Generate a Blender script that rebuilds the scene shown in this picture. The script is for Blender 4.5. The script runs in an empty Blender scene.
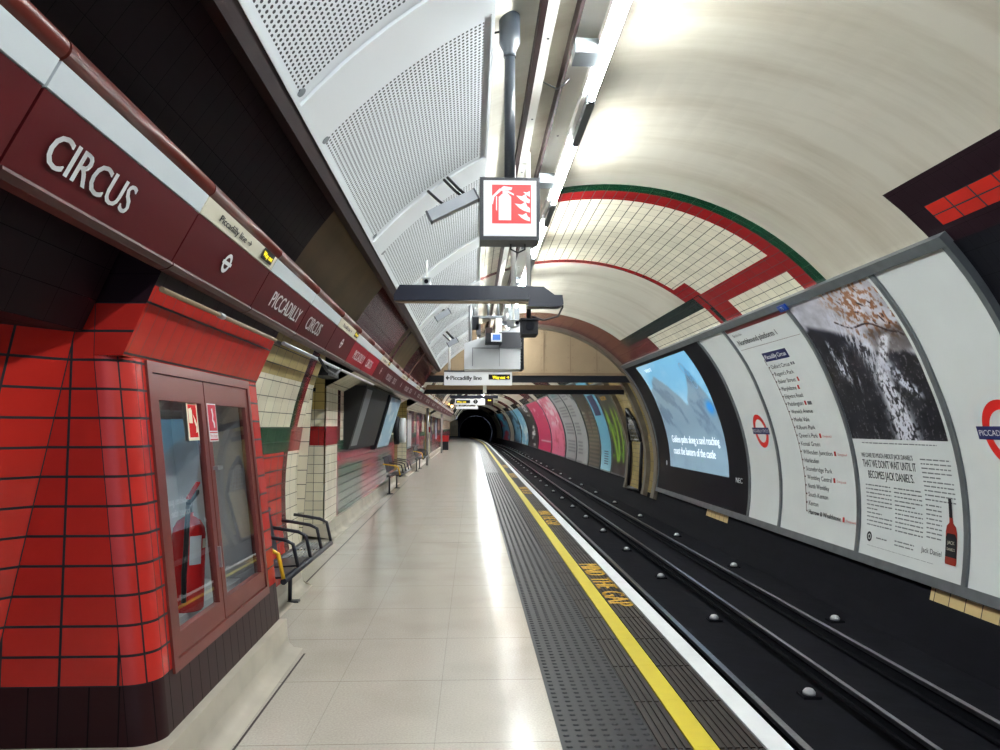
import bpy, math, random
import numpy as np
from mathutils import Vector
random.seed(4); np.random.seed(4)
PI = math.pi; R_ = math.radians
S = bpy.context.scene; COL = S.collection

# ------------------------------------------------------------------ camera, world, exposure
cd = bpy.data.cameras.new('camera'); cam = bpy.data.objects.new('camera', cd); COL.objects.link(cam)
cam.location = (0, 0, 1.5); cam.rotation_euler = (PI / 2 + 0.0683146, 0, -0.0367396)
cd.sensor_width = 36; cd.lens = 760 * 36 / 1000; cd.clip_start = .02; cd.clip_end = 400
S.camera = cam
w = bpy.data.worlds.new('world'); S.world = w; w.use_nodes = True
w.node_tree.nodes['Background'].inputs[0].default_value = (.35, .42, .6, 1)
w.node_tree.nodes['Background'].inputs[1].default_value = .5
S.view_settings.view_transform = 'Standard'; S.view_settings.look = 'None'
S.view_settings.gamma = 1; S.view_settings.use_curve_mapping = False
S.view_settings.exposure = 2.2
TUBE_POWER = 46.0

CX, CZ, RR = 1.474, .945, 3.15
def bend(x, y): return x - max(0, y - 60) ** 2 / 1667
def cylp(Y, th, R=RR):
    if th > 70: R += .19 * ((th - 70) / 37) ** 1.3
    a = R_(th); return (bend(CX + R * math.sin(a), Y), Y, CZ + R * math.cos(a))
def skew(y): return -.014 * (min(y, 14) - 3.2)

# ------------------------------------------------------------------ materials
def new_mat(name):
    m = bpy.data.materials.new(name); m.use_nodes = True
    return m, m.node_tree, m.node_tree.nodes['Principled BSDF']
def srgb(*c): return tuple((x / 255 / 12.92 if x / 255 <= .04045 else ((x / 255 + .055) / 1.055) ** 2.4) for x in c) + (1,)
def mat(name, c, rough=.5, metal=0, noise=0, nscale=6, emit=0, bump=0, spec=.5):
    m, t, b = new_mat(name); c = srgb(*c)
    b.inputs['Base Color'].default_value = c; b.inputs['Roughness'].default_value = rough
    b.inputs['Metallic'].default_value = metal; b.inputs['Specular IOR Level'].default_value = spec
    if noise or bump:
        tc = t.nodes.new('ShaderNodeTexCoord'); n = t.nodes.new('ShaderNodeTexNoise')
        n.inputs['Scale'].default_value = nscale; n.inputs['Detail'].default_value = 6
        t.links.new(tc.outputs['Object'], n.inputs['Vector'])
        if noise:
            r = t.nodes.new('ShaderNodeMapRange'); r.inputs[1].default_value = .3; r.inputs[2].default_value = .7
            r.inputs[3].default_value = 1 - noise; r.inputs[4].default_value = 1 + noise * .5
            t.links.new(n.outputs[0], r.inputs[0])
            v = t.nodes.new('ShaderNodeVectorMath'); v.operation = 'SCALE'; v.inputs[0].default_value = c[:3]
            t.links.new(r.outputs[0], v.inputs['Scale']); t.links.new(v.outputs[0], b.inputs['Base Color'])
        if bump:
            bp = t.nodes.new('ShaderNodeBump'); bp.inputs['Strength'].default_value = bump; bp.inputs['Distance'].default_value = .01
            t.links.new(n.outputs[0], bp.inputs['Height']); t.links.new(bp.outputs[0], b.inputs['Normal'])
    if emit:
        b.inputs['Emission Color'].default_value = c; b.inputs['Emission Strength'].default_value = emit
    return m
def M_(t, op, a, b=None, c=None):
    n = t.nodes.new('ShaderNodeMath'); n.operation = op
    for i, x in enumerate((a, b, c)):
        if x is None: continue
        if isinstance(x, (int, float)): n.inputs[i].default_value = x
        else: t.links.new(x, n.inputs[i])
    return n.outputs[0]
def mixc(t, f, a, b):
    n = t.nodes.new('ShaderNodeMix'); n.data_type = 'RGBA'
    if isinstance(f, (int, float)): n.inputs[0].default_value = f
    else: t.links.new(f, n.inputs[0])
    for i, x in ((6, a), (7, b)):
        if isinstance(x, tuple): n.inputs[i].default_value = x
        else: t.links.new(x, n.inputs[i])
    return n.outputs[2]
def tile(name, c, pu=.237, pv=.122, grout=(28, 28, 32), gu=.006, gv=.006, rough=.22, var=.12, dirt=.15, ou=0, ov=0, spec=.5):
    m, t, b = new_mat(name); uv = t.nodes.new('ShaderNodeUVMap'); s = t.nodes.new('ShaderNodeSeparateXYZ')
    t.links.new(uv.outputs[0], s.inputs[0])
    fs = []; cells = []
    for i, (p, g, o) in enumerate(((pu, gu, ou), (pv, gv, ov))):
        q = M_(t, 'ADD', M_(t, 'DIVIDE', s.outputs[i], p), 500 + o)
        cells.append(M_(t, 'FLOOR', q))
        fs.append(M_(t, 'GREATER_THAN', M_(t, 'ABSOLUTE', M_(t, 'SUBTRACT', M_(t, 'FRACT', q), .5)), .5 - g / p / 2))
    f = M_(t, 'MAXIMUM', fs[0], fs[1])
    cb = t.nodes.new('ShaderNodeCombineXYZ'); t.links.new(cells[0], cb.inputs[0]); t.links.new(cells[1], cb.inputs[1])
    wn = t.nodes.new('ShaderNodeTexWhiteNoise'); t.links.new(cb.outputs[0], wn.inputs[0])
    tc = t.nodes.new('ShaderNodeTexCoord'); nz = t.nodes.new('ShaderNodeTexNoise'); nz.inputs['Scale'].default_value = 2.2
    nz.inputs['Detail'].default_value = 5; t.links.new(tc.outputs['Object'], nz.inputs['Vector'])
    k = M_(t, 'ADD', M_(t, 'MULTIPLY', wn.outputs[0], var), 1 - var * .6)
    k = M_(t, 'MULTIPLY', k, M_(t, 'ADD', M_(t, 'MULTIPLY', nz.outputs[0], dirt * 2), 1 - dirt))
    v = t.nodes.new('ShaderNodeVectorMath'); v.operation = 'SCALE'; v.inputs[0].default_value = srgb(*c)[:3]
    t.links.new(k, v.inputs['Scale'])
    t.links.new(mixc(t, f, v.outputs[0], srgb(*grout)), b.inputs['Base Color'])
    t.links.new(M_(t, 'ADD', M_(t, 'MULTIPLY', f, .5), rough), b.inputs['Roughness']); b.inputs['Specular IOR Level'].default_value = spec
    bp = t.nodes.new('ShaderNodeBump'); bp.inputs['Strength'].default_value = .35; bp.inputs['Distance'].default_value = .003; bp.invert = True
    t.links.new(M_(t, 'ADD', f, M_(t, 'MULTIPLY', nz.outputs[0], .3)), bp.inputs['Height']); t.links.new(bp.outputs[0], b.inputs['Normal'])
    return m
def vcol(name, rough=.35, emit=0):
    m, t, b = new_mat(name); a = t.nodes.new('ShaderNodeVertexColor'); a.layer_name = 'Col'
    t.links.new(a.outputs[0], b.inputs['Base Color']); b.inputs['Roughness'].default_value = rough
    if emit:
        t.links.new(a.outputs[0], b.inputs['Emission Color']); b.inputs['Emission Strength'].default_value = emit
    return m
def plaster(name, c, c2, sx=.35, sy=2.5):
    m, t, b = new_mat(name); uv = t.nodes.new('ShaderNodeUVMap')
    mp = t.nodes.new('ShaderNodeMapping'); mp.inputs['Scale'].default_value = (sx, sy, 1)
    t.links.new(uv.outputs[0], mp.inputs[0])
    n = t.nodes.new('ShaderNodeTexNoise'); n.inputs['Scale'].default_value = 1.4; n.inputs['Detail'].default_value = 8; n.inputs['Roughness'].default_value = .62
    t.links.new(mp.outputs[0], n.inputs['Vector'])
    r = t.nodes.new('ShaderNodeMapRange'); r.inputs[1].default_value = .45; r.inputs[2].default_value = .72
    t.links.new(n.outputs[0], r.inputs[0])
    t.links.new(mixc(t, r.outputs[0], srgb(*c), srgb(*c2)), b.inputs['Base Color']); b.inputs['Roughness'].default_value = .5
    return m
def perf():
    m, t, b = new_mat('perforated metal'); uv = t.nodes.new('ShaderNodeUVMap'); s = t.nodes.new('ShaderNodeSeparateXYZ')
    t.links.new(uv.outputs[0], s.inputs[0]); d = []
    for i in (0, 1):
        q = M_(t, 'SUBTRACT', M_(t, 'FRACT', M_(t, 'ADD', M_(t, 'DIVIDE', s.outputs[i], (.032, .0245)[i]), 500.5)), .5)
        d.append(M_(t, 'MULTIPLY', M_(t, 'MULTIPLY', q, q), (1.3, 1.0)[i]))
    f = M_(t, 'LESS_THAN', M_(t, 'ADD', d[0], d[1]), .098)
    # plain margin kept free of holes: uv stored so that 0..W / 0..L is the panel
    m1 = M_(t, 'MULTIPLY', M_(t, 'GREATER_THAN', s.outputs[0], .045), M_(t, 'LESS_THAN', s.outputs[0], 1.93))
    m2 = M_(t, 'MULTIPLY', M_(t, 'GREATER_THAN', s.outputs[1], .045), M_(t, 'LESS_THAN', s.outputs[1], 1.055))
    f = M_(t, 'MULTIPLY', f, M_(t, 'MULTIPLY', m1, m2))
    t.links.new(mixc(t, f, srgb(232, 236, 239), srgb(34, 38, 44)), b.inputs['Base Color']); b.inputs['Roughness'].default_value = .45
    return m
def terrazzo():
    m, t, b = new_mat('terrazzo floor'); tc = t.nodes.new('ShaderNodeTexCoord'); s = t.nodes.new('ShaderNodeSeparateXYZ')
    t.links.new(tc.outputs['Object'], s.inputs[0]); fs = []
    for i, p, o in ((0, .60, .29), (1, .90, .85)):
        q = M_(t, 'FRACT', M_(t, 'ADD', M_(t, 'DIVIDE', s.outputs[i], p), 100 + o))
        fs.append(M_(t, 'GREATER_THAN', M_(t, 'ABSOLUTE', M_(t, 'SUBTRACT', q, .5)), .5 - .0022 / p))
    f = M_(t, 'MULTIPLY', M_(t, 'MAXIMUM', M_(t, 'MULTIPLY', fs[0], .35), fs[1]), .75)
    n = t.nodes.new('ShaderNodeTexNoise'); n.inputs['Scale'].default_value = 90; n.inputs['Detail'].default_value = 4
    n2 = t.nodes.new('ShaderNodeTexNoise'); n2.inputs['Scale'].default_value = 1.6; n2.inputs['Detail'].default_value = 2
    t.links.new(tc.outputs['Object'], n.inputs['Vector']); t.links.new(tc.outputs['Object'], n2.inputs['Vector'])
    c1 = mixc(t, n.outputs[0], srgb(176, 169, 156), srgb(226, 221, 209))
    r = t.nodes.new('ShaderNodeMapRange'); r.interpolation_type = 'SMOOTHERSTEP'; r.inputs[1].default_value = .35; r.inputs[2].default_value = .8; r.inputs[4].default_value = .22
    t.links.new(n2.outputs[0], r.inputs[0])
    c2 = mixc(t, r.outputs[0], c1, srgb(150, 138, 120))
    t.links.new(mixc(t, f, c2, srgb(92, 84, 74)), b.inputs['Base Color'])
    t.links.new(M_(t, 'ADD', M_(t, 'MULTIPLY', n2.outputs[0], .08), .15), b.inputs['Roughness'])
    b.inputs['Specular IOR Level'].default_value = .5
    bp = t.nodes.new('ShaderNodeBump'); bp.inputs['Strength'].default_value = .12; bp.inputs['Distance'].default_value = .004
    n3 = t.nodes.new('ShaderNodeTexNoise'); n3.inputs['Scale'].default_value = 5; n3.inputs['Detail'].default_value = 3
    t.links.new(tc.outputs['Object'], n3.inputs['Vector'])
    t.links.new(n3.outputs[0], bp.inputs['Height']); t.links.new(bp.outputs[0], b.inputs['Normal'])
    return m
def glass():
    m, t, b = new_mat('cabinet glass'); out = t.nodes['Material Output']
    tr = t.nodes.new('ShaderNodeBsdfTransparent'); tr.inputs[0].default_value = (.95, .97, .98, 1)
    gl = t.nodes.new('ShaderNodeBsdfGlossy'); gl.inputs['Roughness'].default_value = .015
    fr = t.nodes.new('ShaderNodeLayerWeight'); ff_ = M_(t, 'ADD', M_(t, 'MULTIPLY', M_(t, 'POWER', fr.outputs['Facing'], 3.0), .9), .05)
    mx = t.nodes.new('ShaderNodeMixShader'); t.links.new(ff_, mx.inputs[0])
    t.links.new(tr.outputs[0], mx.inputs[1]); t.links.new(gl.outputs[0], mx.inputs[2]); t.links.new(mx.outputs[0], out.inputs[0])
    return m

K = {
 'plaster': plaster('cream painted vault', (194, 189, 174), (166, 157, 138), .22, 1.5),
 'cream': tile('cream tiles', (226, 219, 195)),
 'creamarc': tile('cream arch tiles', (228, 221, 198), pu=.122, pv=.24, gu=.010, gv=.006, grout=(13, 13, 15)),
 'warmlitcream': tile('cream tiles toned by warm light', (205, 184, 116)),
 'red': tile('red tiles', (186, 42, 34), gu=.011, gv=.011, grout=(22, 22, 27)),
 'redb': tile('narrow red corner tiles', (186, 42, 34), pu=.1, rough=.34, gu=.008, gv=.011, grout=(22, 22, 27)),
 'redv': tile('upright red tiles', (182, 42, 34), pu=.122, pv=.237, gu=.004, gv=.010, grout=(22, 22, 27), ou=.2, ov=.35),
 'redarc': tile('red arch tiles', (148, 30, 32), grout=(40, 14, 16), pu=.122, pv=.24, gu=.006, gv=.004),
 'redpatch': tile('red patch tiles', (188, 44, 34), pu=.110, pv=.265, gu=.012, gv=.016, grout=(20, 17, 24), ou=-.31, ov=-.08),
 'pink': tile('rose tiles', (170, 60, 74), gu=.006, gv=.011, grout=(60, 40, 44)),
 'green': tile('green tiles', (12, 66, 40), grout=(14, 34, 24), gu=.004, gv=.004),
 'brightgreen': tile('bright green tiles', (20, 150, 55), pu=.5, pv=.5),
 'greenw': tile('dull green tiles', (44, 92, 68), gu=.006, gv=.011),
 'darkgreen': tile('near black green tiles', (26, 40, 36), grout=(14, 18, 18), gu=.004, gv=.004),
 'maroon': tile('dark maroon tiles', (56, 26, 30), grout=(22, 17, 21), gu=.005, gv=.005),
 'sooty': mat('sooty trackside wall', (11, 12, 20), .85, noise=.2, nscale=3, spec=.15),
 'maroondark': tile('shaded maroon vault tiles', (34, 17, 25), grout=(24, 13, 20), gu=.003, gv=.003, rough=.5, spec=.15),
 'brownplaster': mat('dull brown plaster', (118, 98, 72), .6, noise=.2, nscale=3),
 'maroonlit': tile('maroon arch tiles', (104, 40, 40), grout=(44, 24, 26), gu=.005, gv=.005),
 'skirt': tile('maroon skirting tiles', (46, 19, 22), pu=.122, pv=.5, gu=.006, gv=0.0, grout=(16, 11, 15), rough=.4, spec=.2),
 'blackt': tile('black tiles', (17, 18, 25), grout=(12, 12, 17), gu=.004, gv=.004, rough=.6, spec=.15),
 'oldshadecream': tile('grimy and shaded cream tiles', (176, 158, 108), pu=.24, pv=.122, dirt=.3),
 'undertile': tile('buff trackside tiles', (214, 192, 138), pu=.9, pv=.237, gv=.012, ou=.5),
 'kerb': mat('grey concrete kerb', (196, 188, 172), .5, noise=.22, nscale=2.5),
 'floor': terrazzo(),
 'tactile': mat('charcoal tactile rubber', (26, 28, 35), .42, noise=.15, nscale=8, spec=.25),
 'groove': mat('black groove', (15, 14, 16), .7), 'ribbed': mat('brown black edge paving', (48, 39, 35), .5, noise=.25, nscale=7, spec=.2),
 'yellow': mat('yellow line paint', (206, 188, 14), .5, noise=.05, nscale=12),
 'yellowtext': mat('faded yellow lettering', (226, 176, 40), .6, noise=.35, nscale=40),
 'whiteline': mat('white edge paint', (226, 230, 232), .55, noise=.05, nscale=9),
 'trackbed': mat('sooty track bed', (12, 13, 21), .95, noise=.35, nscale=5, bump=.6, spec=.15),
 'rail': mat('worn rail steel', (150, 150, 156), .3, 1, noise=.2, nscale=20),
 'raildark': mat('rusty rail side', (13, 14, 20), .95, spec=.1),
 'pot': mat('white porcelain insulator', (190, 192, 194), .3),
 'sleeper': mat('dark sleeper', (20, 20, 26), .9, noise=.3, nscale=9),
 'perf': perf(), 'whitemetal': mat('off white painted metal', (232, 236, 238), .4),
 'warmwhite': mat('white enamel trunking', (232, 231, 224), .4),
 'brown': mat('brown painted steel', (44, 27, 27), .5, noise=.12, nscale=5, spec=.3),
 'friezedark': mat('maroon enamel', (82, 20, 24), .42, spec=.15),
 'friezelit': mat('maroon enamel lit tone', (150, 22, 38), .4, spec=.15),
 'friezelip': mat('brown enamel trim', (96, 38, 30), .33), 'frielip2': mat('brown lower trim', (74, 34, 32), .45, spec=.3),
 'band': mat('white enamel band', (214, 222, 226), .3), 'bandcream': mat('cream enamel band', (228, 222, 200), .3),
 'white': mat('white print', (232, 234, 234), .4), 'poster': mat('white poster paper', (214, 219, 218), .32, noise=.03, nscale=2),
 'black': mat('black paint', (17, 18, 25), .5, spec=.3), 'gloss': mat('black gloss', (11, 12, 21), .4, spec=.1),
 'ink': mat('black ink', (30, 31, 36), .6), 'greyink': mat('grey ink', (120, 124, 128), .6),
 'navy': mat('navy enamel', (24, 34, 92), .35), 'signblue': mat('blue enamel', (20, 70, 160), .3),
 'redp': mat('red enamel', (215, 38, 34), .3), 'redink': mat('red ink', (205, 60, 56), .5),
 'cabinet': mat('brown red painted timber', (112, 46, 38), .35, noise=.1, nscale=4),
 'cabin': mat('grey cabinet lining', (190, 192, 192), .6), 'glass': glass(),
 'ext': mat('extinguisher red', (214, 30, 30), .25), 'rubber': mat('black rubber', (22, 22, 26), .5),
 'label': mat('label paper', (214, 208, 186), .5), 'cream2': mat('sticker cream', (236, 224, 196), .5),
 'crimson': mat('sticker crimson', (196, 32, 58), .5),
 'steel': mat('brushed steel', (168, 170, 172), .35, .9), 'greymetal': mat('grey painted steel', (128, 134, 138), .4, .3, noise=.1, nscale=5),
 'frame': mat('aluminium poster frame', (120, 126, 130), .38, .55, noise=.15, nscale=6),
 'bluegrey': mat('blue grey pole paint', (58, 64, 71), .35), 'darkblue': mat('dark blue grey housing', (24, 30, 46), .3),
 'silver': mat('silver grille', (170, 174, 178), .35, .6), 'lightgrey': mat('light grey box paint', (200, 204, 208), .4),
 'bulkhead': mat('buff bulkhead panel', (158, 138, 108), .5, noise=.1, nscale=2), 'buff': mat('buff pipe', (138, 116, 88), .5),
 'grime': mat('grimy steel ring', (112, 104, 90), .5, .2, noise=.25, nscale=4),
 'tube': None, 'capwhite': mat('caption white', (225, 238, 245), .4, emit=.12), 'signlit': mat('lit sign face', (236, 238, 240), .4, emit=.07), 'signred': mat('lit red sign', (226, 66, 66), .4, emit=.09),
 'led': mat('amber yellow letters', (240, 220, 40), .4, emit=.25), 'lamp': mat('warm lamp', (255, 190, 110), .4, emit=3),
 'art': vcol('printed poster art'), 'screen': vcol('lit display', .2, .10),
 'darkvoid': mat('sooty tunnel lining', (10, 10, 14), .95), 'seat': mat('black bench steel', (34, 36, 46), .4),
 'yellowend': mat('yellow arm paint', (222, 178, 20), .4), 'redbox': mat('red box paint', (190, 30, 30), .35),
 'monitor': mat('monitor blue', (60, 110, 190), .3, emit=.1), 'plastic': mat('dark grey plastic', (62, 64, 70), .45),
}
m, t, b = new_mat('fluorescent tube'); b.inputs['Base Color'].default_value = (1, 1, 1, 1)
b.inputs['Emission Color'].default_value = (.93, .985, 1, 1); b.inputs['Emission Strength'].default_value = TUBE_POWER; K['tube'] = m

# ------------------------------------------------------------------ mesh builder
class MB:
    def __init__(s): s.v = []; s.f = []; s.uv = []; s.mi = []; s.sm = []; s.col = None
    def face(s, ids, uv=None, mi=0, sm=False):
        s.f.append(tuple(ids)); s.uv.append(uv); s.mi.append(mi); s.sm.append(sm)
    def add(s, pts): n = len(s.v); s.v += [tuple(p) for p in pts]; return n
    def box(s, a, b, mi=0):
        (x0, y0, z0), (x1, y1, z1) = a, b
        return s.hexa([(x0, y0, z0), (x1, y0, z0), (x1, y1, z0), (x0, y1, z0), (x0, y0, z1), (x1, y0, z1), (x1, y1, z1), (x0, y1, z1)], mi)
    def hexa(s, p, mi=0):
        n = s.add(p)
        for q in ((0, 3, 2, 1), (4, 5, 6, 7), (0, 1, 5, 4), (1, 2, 6, 5), (2, 3, 7, 6), (3, 0, 4, 7)):
            s.face([n + i for i in q], mi=mi)
        return s
    def grid(s, fn, nu, nv, uvf=None, mi=0, sm=True):
        n = s.add([fn(i / nu, j / nv) for j in range(nv + 1) for i in range(nu + 1)])
        for j in range(nv):
            for i in range(nu):
                ids = [n + j * (nu + 1) + i, n + j * (nu + 1) + i + 1, n + (j + 1) * (nu + 1) + i + 1, n + (j + 1) * (nu + 1) + i]
                uv = None
                if uvf: uv = [uvf(i / nu, j / nv), uvf((i + 1) / nu, j / nv), uvf((i + 1) / nu, (j + 1) / nv), uvf(i / nu, (j + 1) / nv)]
                s.face(ids, uv, mi, sm)
        return s
    def quad(s, p, uv=None, mi=0): n = s.add(p); s.face([n, n + 1, n + 2, n + 3], uv, mi); return s
    def tube(s, pts, r, k=10, cap=True, mi=0):
        pts = [Vector(p) for p in pts]; rs = r if isinstance(r, (list, tuple)) else [r] * len(pts)
        t0 = (pts[1] - pts[0]).normalized(); up = Vector((0, 0, 1)) if abs(t0.z) < .9 else Vector((1, 0, 0))
        a = t0.cross(up).normalized(); n0 = None; rings = []
        for i, p in enumerate(pts):
            t = (pts[min(i + 1, len(pts) - 1)] - pts[max(i - 1, 0)]).normalized()
            a = (a - t * a.dot(t)).normalized(); c = t.cross(a)
            rings.append(s.add([p + (a * math.cos(2 * PI * j / k) + c * math.sin(2 * PI * j / k)) * rs[i] for j in range(k)]))
        for q, w_ in zip(rings, rings[1:]):
            for j in range(k): s.face([q + j, q + (j + 1) % k, w_ + (j + 1) % k, w_ + j], mi=mi, sm=True)
        if cap:
            s.face([rings[0] + j for j in range(k)][::-1], mi=mi); s.face([rings[-1] + j for j in range(k)], mi=mi)
        return s
    def slab(s, fn, poly, d0, d1, mi=0):
        """extrude a 2-D polygon (u,v) between depths d0 and d1 of map fn(u,v,d)"""
        n = len(poly); a = s.add([fn(u, v, d0) for u, v in poly]); b = s.add([fn(u, v, d1) for u, v in poly])
        s.face([a + i for i in range(n)], mi=mi); s.face([b + i for i in range(n)][::-1], mi=mi)
        for i in range(n): s.face([a + i, a + (i + 1) % n, b + (i + 1) % n, b + i], mi=mi)
        return s
    def cyl(s, Y0, Y1, t0, t1, Ra, Rb=None, mi=0, step=3, uvo=None):
        """curved patch of the vault (inner radius Ra), closed slab if Rb given"""
        n = max(1, int(abs(t1 - t0) / step + .99)); ny = max(1, int((Y1 - Y0) / 4 + .99)) if Y1 > 58 else 1
        uo = uvo or (0, 0)
        f = lambda u, v, R=Ra: cylp(Y0 + (Y1 - Y0) * u, t0 + (t1 - t0) * v, R)
        uvf = lambda u, v: (RR * R_(t0 + (t1 - t0) * v) - uo[1], Y0 + (Y1 - Y0) * u - uo[0])
        s.grid(f, ny, n, uvf, mi)
        if Rb:
            s.grid(lambda u, v: cylp(Y1 - (Y1 - Y0) * u, t0 + (t1 - t0) * v, Rb), ny, n, None, mi)
            for Y in (Y0, Y1): s.grid(lambda u, v: cylp(Y, t0 + (t1 - t0) * v, Ra + (Rb - Ra) * u), 1, n, None, mi, False)
            for t in (t0, t1): s.grid(lambda u, v: cylp(Y0 + (Y1 - Y0) * u, t, Ra + (Rb - Ra) * v), ny, 1, None, mi, False)
        return s
def props(o, label=None, cat=None, group=None, kind=None):
    if label: o['label'] = label
    if cat: o['category'] = cat
    if group: o['group'] = group
    if kind: o['kind'] = kind
    return o
def obj(name, mb, mats, parent=None, label=None, cat=None, group=None, kind=None, origin=True):
    if not isinstance(mats, (list, tuple)): mats = [mats]
    me = bpy.data.meshes.new(name); off = Vector((0, 0, 0))
    if parent is not None: off = WL[parent.name] if parent.name in WL else Vector((0, 0, 0))
    elif origin:
        A = np.array(mb.v); off = Vector((float((A[:, 0].min() + A[:, 0].max()) / 2), float((A[:, 1].min() + A[:, 1].max()) / 2), float(A[:, 2].min())))
    me.from_pydata([(p[0] - off.x, p[1] - off.y, p[2] - off.z) for p in mb.v], [], mb.f)
    for m in mats: me.materials.append(K[m] if isinstance(m, str) else m)
    uvl = me.uv_layers.new(name='UVMap'); k = 0
    for i, f in enumerate(mb.f):
        u = mb.uv[i]
        for j in range(len(f)):
            uvl.data[k].uv = u[j] if u else (0.03, 0.03); k += 1
    me.polygons.foreach_set('material_index', mb.mi); me.polygons.foreach_set('use_smooth', mb.sm)
    if mb.col is not None:
        a = me.color_attributes.new('Col', 'FLOAT_COLOR', 'POINT'); a.data.foreach_set('color', np.asarray(mb.col, dtype=np.float32).ravel())
    me.update()
    o = bpy.data.objects.new(name, me); COL.objects.link(o)
    if parent is not None:
        o.parent = parent; WL[o.name] = off
    else:
        o.location = off; WL[o.name] = off
    return props(o, label, cat, group, kind)
WL = {}
def thing(name, label, cat, loc, group=None, kind=None):
    o = bpy.data.objects.new(name, None); COL.objects.link(o); o.location = loc; o.empty_display_size = .1
    WL[o.name] = Vector(loc); return props(o, label, cat, group, kind)
def copy_tree(o, loc, label=None):
    c = o.copy(); COL.objects.link(c); c.location = loc
    if label: c['label'] = label
    for ch in o.children:
        d = ch.copy(); COL.objects.link(d); d.parent = c
        for g in ch.children:
            e = g.copy(); COL.objects.link(e); e.parent = d
    return c
def B(): return MB()
ORD = 'first second third fourth fifth sixth seventh eighth ninth tenth eleventh twelfth thirteenth fourteenth fifteenth sixteenth seventeenth eighteenth nineteenth twentieth'.split()
def ordi(i): return ORD[i] if i < 20 else (('twenty ', 'thirty ', 'forty ')[(i + 1) // 10 - 2] + ORD[(i + 1) % 10 - 1] if (i + 1) % 10 else ('', '', 'thirtieth', 'fortieth')[(i + 1) // 10 - 1])

# text as 2-D triangles, cap height 1
_tc = {}
def text2d(txt):
    if txt in _tc: return _tc[txt]
    cu = bpy.data.curves.new('t', 'FONT'); cu.body = txt; cu.resolution_u = 3
    o = bpy.data.objects.new('t', cu); COL.objects.link(o)
    dg = bpy.context.evaluated_depsgraph_get(); me = bpy.data.meshes.new_from_object(o.evaluated_get(dg))
    v = [(p.co.x, p.co.y) for p in me.vertices]; f = [tuple(p.vertices) for p in me.polygons]
    bpy.data.objects.remove(o); bpy.data.curves.remove(cu); bpy.data.meshes.remove(me)
    _tc[txt] = (v, f); return v, f
CAP = max(p[1] for p in text2d('H')[0])
def add_text(mb, txt, fn, u, v, h, wid=None, align='l', bold=0, mi=0):
    """letters on surface fn(u,v,depth); (u,v) baseline start in metres, cap height h"""
    vs, fs = text2d(txt); x0 = min(p[0] for p in vs); x1 = max(p[0] for p in vs)
    sy = h / CAP; sx = sy if wid is None else wid / (x1 - x0); W = (x1 - x0) * sx
    o = u - (W / 2 if align == 'c' else W if align == 'r' else 0)
    for db in ([0] if not bold else [-bold, 0, bold]):
        n = mb.add([fn(o + (p[0] - x0) * sx + db, v + p[1] * sy, abs(db) * .01) for p in vs])
        for q in fs: mb.face([n + i for i in q], mi=mi)
    return W
def rect(mb, fn, u0, v0, u1, v1, d=0, mi=0, nu=1, nv=1):
    return mb.grid(lambda a, b_: fn(u0 + (u1 - u0) * a, v0 + (v1 - v0) * b_, d), nu, nv, None, mi, False)
def ring(mb, fn, u, v, ra, rb, su=1, d=0, mi=0, k=40):
    n = mb.add([fn(u + su * r * math.cos(2 * PI * i / k), v + r * math.sin(2 * PI * i / k), d) for i in range(k) for r in (ra, rb)])
    for i in range(k):
        j = (i + 1) % k; mb.face([n + 2 * i, n + 2 * j, n + 2 * j + 1, n + 2 * i + 1], mi=mi)

# surface maps: right wall (u runs to the reader's right = towards the camera), v metres up from theta_ref
def rmap(Yl, tref=107.0, R=3.11):
    def f(u, v, d=0): return cylp(Yl - u, tref - math.degrees(v / RR), R - d)
    return f

# ------------------------------------------------------------------ value noise for printed pictures
def vnoise(x, y, seed=0):
    rs = np.random.RandomState(seed); g = rs.rand(64, 64)
    xi = np.floor(x).astype(int); yi = np.floor(y).astype(int); fx = x - xi; fy = y - yi
    fx = fx * fx * (3 - 2 * fx); fy = fy * fy * (3 - 2 * fy)
    a = g[xi % 64, yi % 64]; b = g[(xi + 1) % 64, yi % 64]; c = g[xi % 64, (yi + 1) % 64]; d = g[(xi + 1) % 64, (yi + 1) % 64]
    return (a * (1 - fx) + b * fx) * (1 - fy) + (c * (1 - fx) + d * fx) * fy
def fbm(x, y, seed=0, o=4):
    s = 0; a = .5; t = 0
    for k in range(o): s = s + a * vnoise(x * 2 ** k, y * 2 ** k, seed + k); t += a; a *= .55
    return s / t
def sstep(a, b, x): t = np.clip((x - a) / (b - a), 0, 1); return t * t * (3 - 2 * t)
def picture(fn, u0, v0, u1, v1, nu, nv, paint, d=0.002):
    mb = MB(); mb.grid(lambda a, b_: fn(u0 + (u1 - u0) * a, v0 + (v1 - v0) * b_, d), nu, nv, None, 0, True)
    a, b_ = np.meshgrid(np.linspace(0, 1, nu + 1), np.linspace(0, 1, nv + 1))
    c = paint(a.ravel(), b_.ravel())        # rgb 0..255
    c = np.clip(c, 0, 255) / 255.; c = np.where(c <= .04045, c / 12.92, ((c + .055) / 1.055) ** 2.4)
    mb.col = np.concatenate([c, np.ones((len(c), 1))], 1); return mb
def lay(base, col, mask): return base * (1 - mask[:, None]) + np.array(col)[None, :] * mask[:, None]

# ================================================================== THE SETTING
Y_END = 110.
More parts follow.
